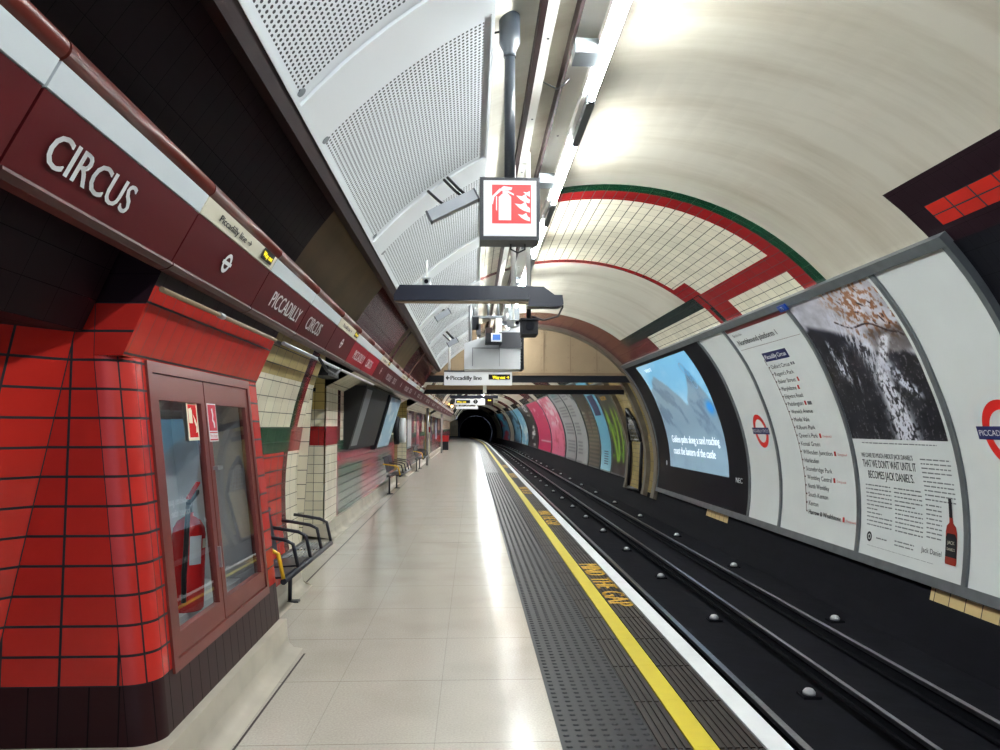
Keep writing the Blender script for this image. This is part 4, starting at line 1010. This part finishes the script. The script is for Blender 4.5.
mb = picture(f, .06, 1.09, 2.14, 2.1, 24, 24, lambda a, b_: lay(np.tile([150., 185., 205.], (len(a), 1)), (210, 222, 228), sstep(.5, .7, fbm(a * 4, b_ * 5, 3))), .03); obj('print', mb, 'art', T)
T = thing('round_sign', 'white round platform sign standing out from the left wall', 'sign', (-1.75, 17.7, 1.2))
obj('disc', B().tube([(-1.75, 18.6, 1.42), (-1.62, 18.6, 1.42)], .30, 32), 'white', T)
obj('backing', B().tube([(-1.86, 18.45, 1.42), (-1.76, 18.45, 1.42)], .34, 32), 'black', T)
obj('wall_bracket', B().box((-2.1, 18.4, 1.36), (-1.80, 18.5, 1.48)), 'black', T)
mb = B(); mb.tube([(-2.28, 10.395, 1.07), (-2.28, 10.385, 1.07)], .045, 16); obj('wall_fitting', mb, 'greymetal', label='small round grey fitting on the cream pillar', cat='fitting')
obj('wall_switch', B().box((-2.22, 10.37, 1.98), (-2.12, 10.395, 2.03)), 'black', label='tiny dark box high on the yellowish pillar', cat='switch')
T = thing('salvage_bin', 'red topped box standing far along the left wall', 'box', (-1.85, 50, 0))
obj('body', B().box((-2.05, 50, .0), (-1.55, 50.6, .55)), 'black', T); obj('lid', B().box((-2.06, 49.98, .55), (-1.53, 50.62, .95)), 'redbox', T)
for Y, L in ((30, 'nearer'), (44, 'farther')):
    obj('platform_post', B().tube([(-1.75, Y, 0), (-1.75, Y, 2.4)], .05, 12), 'steel', label='%s thin steel post by the far left wall' % L, cat='post')
for i, (Y, L) in enumerate(((24.4, 'first small far poster on the left wall past the passage'), (28.3, 'second small far poster on the left wall'), (37.8, 'third small far poster on the left wall, dark'), (43, 'fourth tiny poster on the far left wall'))):
    T = thing('wall_poster', L, 'poster', (-2.05, Y + .7, .8)); f = lambda u, v, d=0: (-2.06 + d, Y + u, v)
    obj('frame', B().box((-2.1, Y, .8), (-2.06, Y + 1.6, 1.95)), 'frame', T)
    cc = [(200, 205, 205), (170, 60, 80), (40, 40, 60), (120, 160, 190)][i]
    obj('print', picture(f, .06, .86, 1.54, 1.89, 16, 16, lambda a, b_: lay(np.tile(np.array(cc, float), (len(a), 1)), (225, 220, 210), sstep(.55, .7, fbm(a * 5, b_ * 6, i))), .004), 'art', T)

# ================================================================== TRACK
def rail(name, label, x, zt_, m, h=.14, w=.035):
    T = thing(name, label, 'rail', (x, 60, zt_ - h), None)
    ys = [-7] + list(range(60, 152, 6)); mb = B(); mb2 = B()
    for a, c in zip(ys, ys[1:]):
        xa, xc = bend(x, a), bend(x, c)
        for M2, (w_, za, zb) in ((mb, (w, zt_ - .035, zt_)), (mb2, (w * .3, zt_ - h + .02, zt_ - .035)), (mb2, (w * 1.9, zt_ - h, zt_ - h + .02))):
            M2.hexa([(xa - w_, a, za), (xa + w_, a, za), (xc + w_, c, za), (xc - w_, c, za), (xa - w_, a, zb), (xa + w_, a, zb), (xc + w_, c, zb), (xc - w_, c, zb)])
    obj('rail_head', mb, 'rail', T); obj('rail_web', mb2, 'raildark', T)
HZ = -.56
rail('running_rail', 'near running rail just below the platform edge', 1.05 * (1.5 - HZ) + .0, HZ, 'rail', .14, .026)
rail('running_rail', 'far running rail, nearest the poster wall', 1.79 * (1.5 - HZ), HZ, 'rail', .14, .022)
rail('conductor_rail', 'raised middle conductor rail between the running rails', 1.455 * (1.5 - HZ + -.05), HZ + .05, 'rail', .12, .018)
def insul(x, y, z, label, g):
    T = thing('insulator', label, 'insulator', (x, y, z), g)
    obj('pot', B().tube([(x, y, z), (x, y, z + .02), (x, y, z + .03), (x, y, z + .042), (x, y, z + .048)], [.05, .05, .043, .033, .018], 16), 'pot', T)
    obj('base', B().box((x - .075, y - .075, z - .02), (x + .075, y + .075, z)), 'raildark', T); return T
zi = -.70
for x, g, lb in ((1.315 * (1.5 + .62), 'middle insulators', 'white porcelain insulator beside the middle conductor rail'), (3.97, 'outer insulators', 'white porcelain insulator beside the far running rail')):
    y0 = 2.12 * 760 / 254 if g[0] == 'm' else 8.33
    zz_ = zi if g[0] == 'm' else -.60; sp = 2.47 if g[0] == 'm' else 3.22; T0 = insul(x, y0 - sp, zz_, lb + ', below the frame edge', g)
    for i in range(26):
        yy = y0 + i * sp
        copy_tree(T0, (bend(x, yy), yy, zz_), lb + ', %s from the camera' % ordi(i))

# ================================================================== RIGHT WALL POSTERS
TB, TT = 106.6, 49.4; H = R_(TB - TT) * RR
def rm(Yl, R=3.105):
    return lambda u, v, d=0: cylp(Yl - u, TB - math.degrees(v / RR), R - d)
def curved(name, Yn, Yf, mats, T, t0=TT, t1=TB, Ra=3.105, Rb=3.14):
    mb = B(); mb.cyl(Yn, Yf, t0, t1, Ra, Rb); return obj(name, mb, mats, T)
def poster(label, Yn, Yf, base='poster', name='poster', cat='poster', g=None, t0=TT, t1=TB):
    T = thing(name, label, cat, cylp((Yn + Yf) / 2, t1, 3.105), g)
    curved('panel', Yn, Yf, base, T, t0, t1); return T
def roundel(T, f, u, v, r=.29, txt='PICCADILLY CIRCUS'):
    mb = B(); ring(mb, f, u, v, r * .70, r, 1, .003, k=48); obj('roundel_ring', mb, 'redp', T)
    mb = B(); rect(mb, f, u - r * 1.27, v - r * .2, u + r * 1.27, v + r * .2, .006, nv=3); obj('roundel_bar', mb, 'navy', T)
    mb = B(); add_text(mb, txt, lambda a, b_, d=0: f(a, b_, .010 + d), u, v - r * .085, r * .17, wid=r * 2.35, align='c'); obj('roundel_lettering', mb, 'white', T)
# frame
bd = [5.93, 7.09, 9.10, 11.42, 12.72, 18.98]
F = thing('aluminium_framework', 'aluminium frame around the five large curved posters on the right wall', 'frame', cylp(12, 107, 3.1))
curved('top_rail', 5.88, 19.0, 'frame', F, TT - 1.9, TT, 3.075, 3.15)
curved('bottom_rail', 5.88, 19.0, 'frame', F, TB, TB + 1.8, 3.075, 3.15)
for y in bd: curved('mullion', y - .035, y + .035, 'frame', F, TT, TB, 3.085, 3.15)
# 1 white panel with large roundel
T = poster('white curved panel with a large red roundel, cut by the right edge', 5.97, 7.05); f = rm(7.09)
roundel(T, f, .74, 1.42, .30)
# 2 whiskey advertisement with waterfall photograph
T = poster('poster with a dark waterfall photograph over lines of text and a bottle', 7.13, 9.06); f = rm(9.10)
def waterfall(a, b_):
    n = len(a); x = a; y = b_          # y up
    base = np.tile([24., 25., 34.], (n, 1))
    rock = fbm(x * 14, y * 14, 11); base += (rock[:, None] - .5) * np.array([50., 46., 48.])
    skyb = .80 - .35 * x + .18 * (fbm(x * 6, y * 2, 5) - .5)
    sky = sstep(skyb - .02, skyb + .03, y + .0)
    base = lay(base, (196, 196, 206), sky); base += sky[:, None] * (fbm(x * 9, y * 12, 21)[:, None] - .5) * 90
    # autumn branches upper right
    tre = sstep(.46, .60, fbm(x * 40 + 3, y * 38, 31)) * sstep(.38, .6, x + .25 * (y - .8)) * sstep(.55, .68, y)
    base = lay(base, (150, 92, 52), tre * .85)
    for k_, (x0, y0, dx, dy, w_) in enumerate(((.98, .62, -.30, .34, .006), (.95, .66, -.55, .12, .005), (.92, .72, -.12, .28, .005), (.8, .72, -.3, .26, .004))):
        t_ = np.clip(((x - x0) * dx + (y - y0) * dy) / (dx * dx + dy * dy), 0, 1)
        dd = np.hypot(x - x0 - t_ * dx, y - y0 - t_ * dy + .02 * np.sin(t_ * 9 + k_)); base = lay(base, (52, 30, 30), 1 - sstep(w_ * .7, w_ * 2, dd))
    # dark ledge
    led = sstep(.70, .74, y + .32 * x) * (1 - sstep(.80, .86, y + .32 * x)) * (1 - sstep(.5, .58, x)) * sstep(.02, .06, x); base = lay(base, (26, 26, 38), led * .95)
    # falling water
    st = fbm(x * 34 - y * 6, y * 6, 41); st2 = fbm(x * 60 - y * 10, y * 16, 43)
    w1 = sstep(.50, .66, st) * (1 - sstep(.70, .78, y + .32 * x)) * sstep(.25, .45, y) * (1 - sstep(.50, .60, x)) * sstep(.02, .08, x)
    w1 = w1 * sstep(.40, .62, fbm(x * 90, y * 40, 47)); base = lay(base, (206, 210, 222), w1 * .95)
    cx_ = .42 + (.84 - y) * .55; w2 = np.exp(-((x - cx_) / .10) ** 2) * sstep(.35, .5, y) * (1 - sstep(.80, .9, y)); base = lay(base, (205, 208, 222), np.clip(w2 * (.1 + 2.2 * sstep(.42, .62, fbm(x * 70 - y * 30, y * 24, 53))), 0, 1) * .8)
    right = sstep(.6, .7, x) * sstep(.5, .56, y) * (1 - sstep(.66, .72, y)); base = lay(base, (60, 52, 50), right * .6)
    cx3 = np.where(y > .42, .60 + (y - .42) * .95, .60 + .10 * (.42 - y)); wd = np.where(y > .42, .05, .07 + .12 * (.42 - y))
    w3 = np.exp(-((x - cx3) / wd) ** 2) * (1 - sstep(.62, .66, y)); base = lay(base, (214, 216, 226), np.clip(w3 * 1.6 * sstep(.34, .56, fbm(x * 60, y * 44, 57)), 0, 1))
    cx4 = .70 + (.45 - y) * .9; w4 = np.exp(-((x - cx4) / .05) ** 2) * (1 - sstep(.44, .5, y)) * sstep(.22, .3, y); base = lay(base, (196, 200, 214), np.clip(w4 * 2 * sstep(.42, .6, fbm(x * 60, y * 44, 58)), 0, 1))
    sp = sstep(.66, .74, fbm(x * 70, y * 50, 51)) * (1 - sstep(.6, .7, y)); base = lay(base, (150, 142, 150), sp * .6)
    return base
obj('photograph', picture(f, .045, 1.33, 1.90, H, 200, 200, waterfall), 'art', T)
mb = B(); tf = lambda u, v, d=0: f(u, v, .004 + d)
add_text(mb, 'WE CARE SO MUCH ABOUT JACK DANIEL\'S', tf, .18, 1.115, .05, wid=1.05, bold=.0006)
add_text(mb, 'THAT WE DON\'T WAIT UNTIL IT', tf, .18, 1.00, .085, wid=1.08, bold=.001)
add_text(mb, 'BECOMES JACK DANIEL\'S.', tf, .27, .875, .085, wid=.92, bold=.001)
obj('headline', mb, 'ink', T)
mb = B(); rg = random.Random(7)
def para(mb, u0, u1, v1, v0, p=.036, h=.013):
    v = v1
    while v > v0:
        u = u0; end = u1 if rg.random() > .12 else u0 + (u1 - u0) * rg.uniform(.2, .8)
        while u < end:
            w_ = min(rg.uniform(.03, .11), end - u); rect(mb, tf, u, v - h, u + w_, v); u += w_ + .014
        v -= p
for nm, pa in (('text_column', (.18, .72, .80, .32, .045)), ('text_column', (.78, 1.30, .80, .32, .045)), ('text_column', (1.36, 1.86, 1.14, .70, .045)), ('text_column', (1.36, 1.62, .68, .34, .045)),
               ('small_print', (.25, 1.7, 1.29, 1.27, .05, .010)), ('small_print', (.40, .62, .22, .20, .05)), ('small_print', (.78, 1.15, .24, .18, .04)), ('small_print', (.22, 1.5, .115, .11, .04, .004))):
    mb = B(); para(mb, *pa); obj(nm, mb, 'greyink', T)
mb = B(); ring(mb, tf, .25, .21, .03, .055); ring(mb, tf, .25, .21, 0, .02); add_text(mb, 'Jack Daniel', tf, 1.28, .20, .05, wid=.34); obj('seal_and_signature', mb, 'ink', T)
bu, bv = 1.77, .15
bt = lambda u, v, d=0: f(bu + u, bv + v, .006 + d)
def sil(mb, prof, d, dv=.03):
    vs = np.arange(prof[0][0], prof[-1][0] + 1e-6, dv); vs = sorted(set(list(vs) + [p[0] for p in prof]))
    hw = np.interp(vs, [p[0] for p in prof], [p[1] for p in prof])
    n = mb.add([bt(s_ * w_, v, d) for v, w_ in zip(vs, hw) for s_ in (-1, 1)])
    for i in range(len(vs) - 1): mb.face([n + 2 * i, n + 2 * i + 1, n + 2 * i + 3, n + 2 * i + 2])
    return mb
obj('bottle_print', sil(B(), [(0, .08), (.02, .088), (.30, .088), (.36, .07), (.39, .03), (.44, .026)], 0), mat('printed amber', (150, 40, 26), .3), T)
obj('bottle_label_print', sil(B(), [(.07, .086), (.25, .086), (.29, .06)], .002), 'black', T)
obj('bottle_cap_print', sil(B(), [(.44, .026), (.62, .024)], .002), 'black', T)
mb = B(); add_text(mb, 'JACK', lambda u, v, d=0: bt(u, v, .005), -.055, .19, .03, wid=.11); add_text(mb, 'DANIEL\'S', lambda u, v, d=0: bt(u, v, .005), -.06, .13, .025, wid=.12); obj('bottle_lettering', mb, 'label', T)
T = thing('bay_number_plate', 'small blue plate clipped on the top rail above the waterfall poster', 'plate', f(.03, H + .05, .03))
mb = B(); mb.hexa([f(-.09, H - .03, .03), f(.13, H - .03, .03), f(.13, H + .06, .03), f(-.09, H + .06, .03), f(-.09, H - .03, .05), f(.13, H - .03, .05), f(.13, H + .06, .05), f(-.09, H + .06, .05)]); obj('plate', mb, 'signblue', T)
mb = B(); add_text(mb, '76', lambda u, v, d=0: f(u, v, .052), .02, H - .005, .045, align='c'); obj('lettering', mb, 'white', T)
# 3 line diagram
T = poster('white line diagram panel listing stations in a column under Northbound platform 1', 9.14, 11.38); f = rm(11.42); tf = lambda u, v, d=0: f(u, v, .004 + d)
mb = B(); rect(mb, tf, .06, H - .075, 2.26, H - .0, nv=2); obj('line_colour_band', mb, mat('line brown', (110, 34, 36), .4), T)
mb = B(); add_text(mb, 'Bakerloo line', tf, .20, 2.98, .045, wid=.34); add_text(mb, 'Northbound platform 1', tf, .20, 2.83, .085, wid=1.42, bold=.002)
st = ['Oxford Circus', "Regent's Park", 'Baker Street', 'Marylebone', 'Edgware Road', 'Paddington', 'Warwick Avenue', 'Maida Vale', 'Kilburn Park', "Queen's Park", 'Kensal Green', 'Willesden Junction', 'Harlesden', 'Stonebridge Park', 'Wembley Central', 'North Wembley', 'South Kenton', 'Kenton', 'Harrow & Wealdstone']
SK = lambda v: .17 * (1 - v / 2.5)
red = B(); mk = B(); dia = B()
for i, s_ in enumerate(st):
    v = 2.36 - i * (2.36 - .29) / 18; u = .80 + SK(v)
    mS = B(); wd = add_text(mS, s_, tf, u, v, .058, wid=.048 * len(s_), bold=0 if i < 18 else .003); obj('station_name', mS, 'ink', T)
    rect(dia, tf, u - .075, v + .02, u - .045, v + .04)
    if i in (2, 3, 5, 9, 11, 14, 18):
        rect(red, tf, u + wd + .05, v, u + wd + .10, v + .06)
        if i in (9, 11, 14, 18): add_text(red, 'Overground', tf, u + wd + .14, v + .01, .028, wid=.24)
    if i == 0:
        for k_ in (0, 1): rect(mk, tf, u + wd + .04 + k_ * .07, v + .01, u + wd + .09 + k_ * .07, v + .05)
    if i == 5: rect(mk, tf, u + wd + .14, v, u + wd + .26, v + .05, 0, 0)
obj('lettering', mb, 'ink', T)
for i in range(18):
    v = 2.36 - i * (2.36 - .29) / 18; v2 = v - (2.36 - .29) / 18
    dia.quad([tf(.71 + SK(v), v + .03), tf(.725 + SK(v), v + .03), tf(.725 + SK(v2), v2 + .03), tf(.71 + SK(v2), v2 + .03)])
rect(dia, tf, .71, 2.42, .725, 2.52); rect(dia, tf, .12, 2.745, 2.2, 2.75)
obj('route_line', dia, mat('route line brown', (96, 60, 50), .5), T)
obj('interchange_marks', red, 'redink', T); obj('mainline_marks', mk, 'greyink', T)
mb = B(); rect(mb, tf, .75, 2.48, 1.56, 2.62, .001, nv=2); obj('station_box', mb, 'navy', T)
mb = B(); add_text(mb, 'Piccadilly Circus', lambda u, v, d=0: f(u, v, .008), .80, 2.52, .062, wid=.70, bold=.002); obj('station_lettering', mb, 'white', T)
# 4 white panel with small looking roundel
T = poster('plain white curved panel with a roundel between the black screen and the line diagram', 11.46, 12.68); f = rm(12.72); roundel(T, f, .80, 1.41, .27)
# 5 large screen
T = thing('video_screen', 'large black bordered curved screen showing a pale blue mountain picture', 'screen', cylp(15.8, TB, 3.1)); curved('surround', 12.76, 18.94, 'gloss', T)
f = rm(18.98)
def mountain(a, b_):
    n = len(a); x, y = a, b_
    c = np.tile([122., 186., 224.], (n, 1)); c = lay(c, (158, 206, 232), sstep(.35, .7, fbm(x * 3, y * 4, 61)))
    ridge = .93 - .35 * np.abs(x - .22) * 2.2 - .10 * fbm(x * 7, y * 0 + 1, 62); ridge = np.where(x > .62, .86 - 1.3 * np.abs(x - .80) - .08 * fbm(x * 8, y * 0, 63), ridge)
    ridge = np.maximum(ridge, .30 + .0 * x)
    m1 = 1 - sstep(-.015, .015, y - ridge); c = lay(c, (126, 150, 168), m1 * .9)
    c = lay(c, (96, 118, 140), m1 * sstep(.5, .68, fbm(x * 8 + y * 5, y * 6, 64)) * .7)
    c = lay(c, (140, 170, 190), (1 - sstep(.18, .42, y)) * .75)
    bl = np.exp(-((x - .93) / .05) ** 2 - ((y - .52) / .05) ** 2); c = lay(c, (60, 150, 230), np.clip(bl * 1.4, 0, 1))
    g = sstep(.55, .7, fbm(x * 4, y * 8, 66)) * (1 - sstep(.02, .2, y)) * sstep(.35, .6, x); c = lay(c, (120, 170, 150), g)
    return c
obj('display', picture(f, 1.12, .56, 5.22, 3.06, 70, 60, mountain, .004), 'screen', T)
mb = B(); wf = lambda u, v, d=0: f(u, v, .012 + d)
add_text(mb, 'Golden paths along a sand reaching', wf, 1.55, 1.12, .16, wid=3.35, bold=.012); obj('caption_line', mb, 'capwhite', T); mb = B()
add_text(mb, 'coast the lantern of the castle', wf, 1.55, .86, .16, wid=3.0, bold=.012); obj('caption_line', mb, 'capwhite', T); mb = B()
add_text(mb, 'VISIT', wf, 1.7, 2.86, .08, wid=.6, bold=.006)
obj('corner_caption', mb, 'capwhite', T)
mb = B()
for i in range(3): ring(mb, wf, 4.45 + .10 * i, 2.72 - .16 * i, .11, .145, 1)
obj('screen_emblem', mb, mat('emblem blue', (84, 140, 176), .4, emit=.06), T)
mb = B(); add_text(mb, 'NEC', wf, 5.60, .50, .085, wid=.32, bold=.004); ring(mb, wf, .82, .62, 0, .06); obj('maker_lettering', mb, 'band', T)

# beyond the portal --------------------------------------------------------
def art_poster(label, Yn, Yf, paint, t0=47.5, t1=106.5, nu=30, nv=44):
    T = poster(label, Yn, Yf, 'frame', t0=t0 - .8, t1=t1 + .8, g=None)
    ff = lambda u, v, d=0: cylp(Yf - .05 - u, t1 - math.degrees(v / RR), 3.10 - d)
    hh = R_(t1 - t0) * RR; obj('print', picture(ff, .03, 0, Yf - Yn - .13, hh, nu, nv, paint), 'art', T); return T, ff, hh
def flat(c): return lambda a, b_: np.tile(np.array(c, float), (len(a), 1))
def p_green(a, b_):
    c = flat((22, 24, 28))(a, b_)
    for x0, k_, w_ in ((.15, .75, .10), (.62, .55, .09), (.9, .3, .06)):
        cx_ = x0 + (k_ * (.75 - b_) ** 2) * (1 if x0 < .5 else -.5); c = lay(c, (146, 196, 40), np.exp(-((a - cx_) / w_) ** 2) * (1 - sstep(.62, .78, b_)) * sstep(.10, .14, b_))
    c = lay(c, (96, 150, 30), sstep(.55, .65, fbm(a * 5, b_ * 12, 71)) * (1 - sstep(.55, .7, b_)) * sstep(.12, .2, b_)); return c
T, ff, hh = art_poster('tall black poster with bright green leaf shapes just beyond the portal', 23.0, 25.3, p_green, t0=52)
mb = B(); add_text(mb, 'GREEN', lambda u, v, d=0: ff(u, v, .01), .5, hh * .88, .16, wid=1.1, bold=.01); add_text(mb, 'ROOM', lambda u, v, d=0: ff(u, v, .01), .6, hh * .80, .14, wid=.9, bold=.01); obj('lettering', mb, 'warmlitcream' if False else 'yellowtext', T)
T, ff, hh = art_poster('tall sky blue poster right beside the green and black one', 25.4, 27.5, lambda a, b_: lay(flat((96, 178, 208))(a, b_), (150, 205, 222), sstep(.3, .0, b_) * 1.), t0=47)
mb = B()
add_text(mb, 'ALADDIN', lambda u, v, d=0: ff(u, v, .01), .3, hh * .70, .30, wid=1.4, bold=.02) if False else rect(mb, lambda u, v, d=0: ff(u, v, .01), .35, hh * .58, 1.6, hh * .82, nv=6)
obj('title_block', mb, 'navy', T)
mb = B()
for i in range(6): rect(mb, lambda u, v, d=0: ff(u, v, .01), .7, hh * (.06 + .025 * i), 1.5, hh * (.07 + .025 * i))
obj('small_print', mb, 'navy', T)
T, ff, hh = art_poster('grey tiled pier with a dark pointed mark between the blue poster and the silver one', 27.7, 30.2, lambda a, b_: lay(lay(flat((110, 104, 88))(a, b_), (34, 32, 34), np.maximum(((b_ * 22) % 1 < .22) * .9, sstep(.62, .66, b_))), (60, 20, 24), (np.abs(a - .5) < (b_ - .32) * .6) * (b_ < .62) * 1.), t0=46)
def p_silver(a, b_): return lay(lay(flat((164, 168, 170))(a, b_), (90, 96, 104), ((b_ * 20) % 1 < .35) * sstep(.1, .14, a) * (1 - sstep(.5, .6, a))), (40, 42, 50), sstep(.6, .75, fbm(a * 4, b_ * 7, 81)) * sstep(.55, .7, a))
art_poster('wide silver grey poster with columns of dark print left of the pier', 30.5, 33.8, p_silver)
art_poster('second silver grey poster, next to the pink one', 34.0, 37.6, lambda a, b_: lay(p_silver(a * .6, b_), (70, 120, 126), (1 - sstep(.0, .5, np.abs(a - .5))) * sstep(.9, .97, b_)))
def p_pink(a, b_): return lay(lay(flat((226, 110, 146))(a, b_), (242, 214, 220), sstep(.5, .62, fbm(a * 4, b_ * 5, 91)) * sstep(.4, .55, b_)), (200, 60, 90), sstep(.6, .7, fbm(a * 8, b_ * 9, 92)))
art_poster('pale pink poster between the silver and the magenta posters', 38.0, 44.4, p_pink)
def p_mag(a, b_): return lay(lay(flat((214, 30, 98))(a, b_), (238, 190, 206), sstep(.62, .7, fbm(a * 5, b_ * 6, 95)) * sstep(.6, .7, b_)), (240, 220, 226), (np.abs((b_ * 30) % 1 - .5) < .2) * (b_ < .22) * (b_ > .14) * sstep(.2, .25, a))
art_poster('vivid magenta poster, farthest of the two pink ones', 44.8, 53.2, p_mag)
art_poster('black far poster with white letter column beyond the magenta one', 53.8, 62, lambda a, b_: lay(flat((26, 24, 32))(a, b_), (220, 220, 220), sstep(.56, .62, fbm(a * 3, b_ * 16, 97)) * (np.abs(a - .6) < .2)))
art_poster('pale blue far poster with cloudy print', 63, 70, lambda a, b_: lay(flat((110, 176, 204))(a, b_), (210, 226, 232), sstep(.5, .65, fbm(a * 3, b_ * 6, 98))))
art_poster('second pale blue far poster', 71, 79, lambda a, b_: lay(flat((96, 150, 176))(a, b_), (40, 50, 66), sstep(.5, .65, fbm(a * 3, b_ * 6, 99))))
art_poster('cream far panel near the tunnel mouth', 80, 85, flat((196, 194, 176)))
art_poster('farthest blue and dark poster before the tunnel mouth', 86, 96, lambda a, b_: lay(flat((70, 156, 190))(a, b_), (150, 30, 50), sstep(.5, .65, fbm(a * 2, b_ * 5, 100))))
art_poster('last pale panel at the very end of the poster wall', 98, 106, flat((190, 188, 168)))
# niche with lattice window and tiles between the portal rings
T = thing('wall_niche', 'arched dark framed niche with a lattice and grimy tiles beside the portal', 'niche', cylp(21.2, 110, 3.1))
nf = lambda u, v, d=0: cylp(22.2 - u, 111 - math.degrees(v / RR), 3.12 - d)
pts = [(0, 0), (1.5, 0), (1.5, 1.3), (1.2, 1.9), (.75, 2.25), (.3, 1.9), (0, 1.3)]
mb = B()
for p, q in zip(pts, pts[1:] + pts[:1]): mb.tube([nf(*p, .02), nf(*q, .02)], .05, 8)
obj('arch_frame', mb, 'black', T)
mb = B(); mb.grid(lambda a, b_: nf(1.5 * a, 1.25 * b_, .0), 3, 8, lambda a, b_: (1.5 * a, 1.25 * b_)); obj('tile_face', mb, 'oldshadecream', T)
mb = B()
for i in range(6):
    mb.tube([nf(.15 + .24 * i, 1.3, .02), nf(.35 + .16 * i, 2.0, .02)], .015, 6); mb.tube([nf(.1 + .05 * i, 1.35 + .11 * i, .02), nf(1.4 - .05 * i, 1.35 + .11 * i, .02)], .015, 6)
obj('lattice', mb, 'steel', T)
mb = B(); mb.cyl(19.45, 20.0, 84, 110, 3.13, 3.149); obj('tiled_pier', mb, 'oldshadecream', label='narrow column of grimy tiles right of the arched niche', cat='pier')
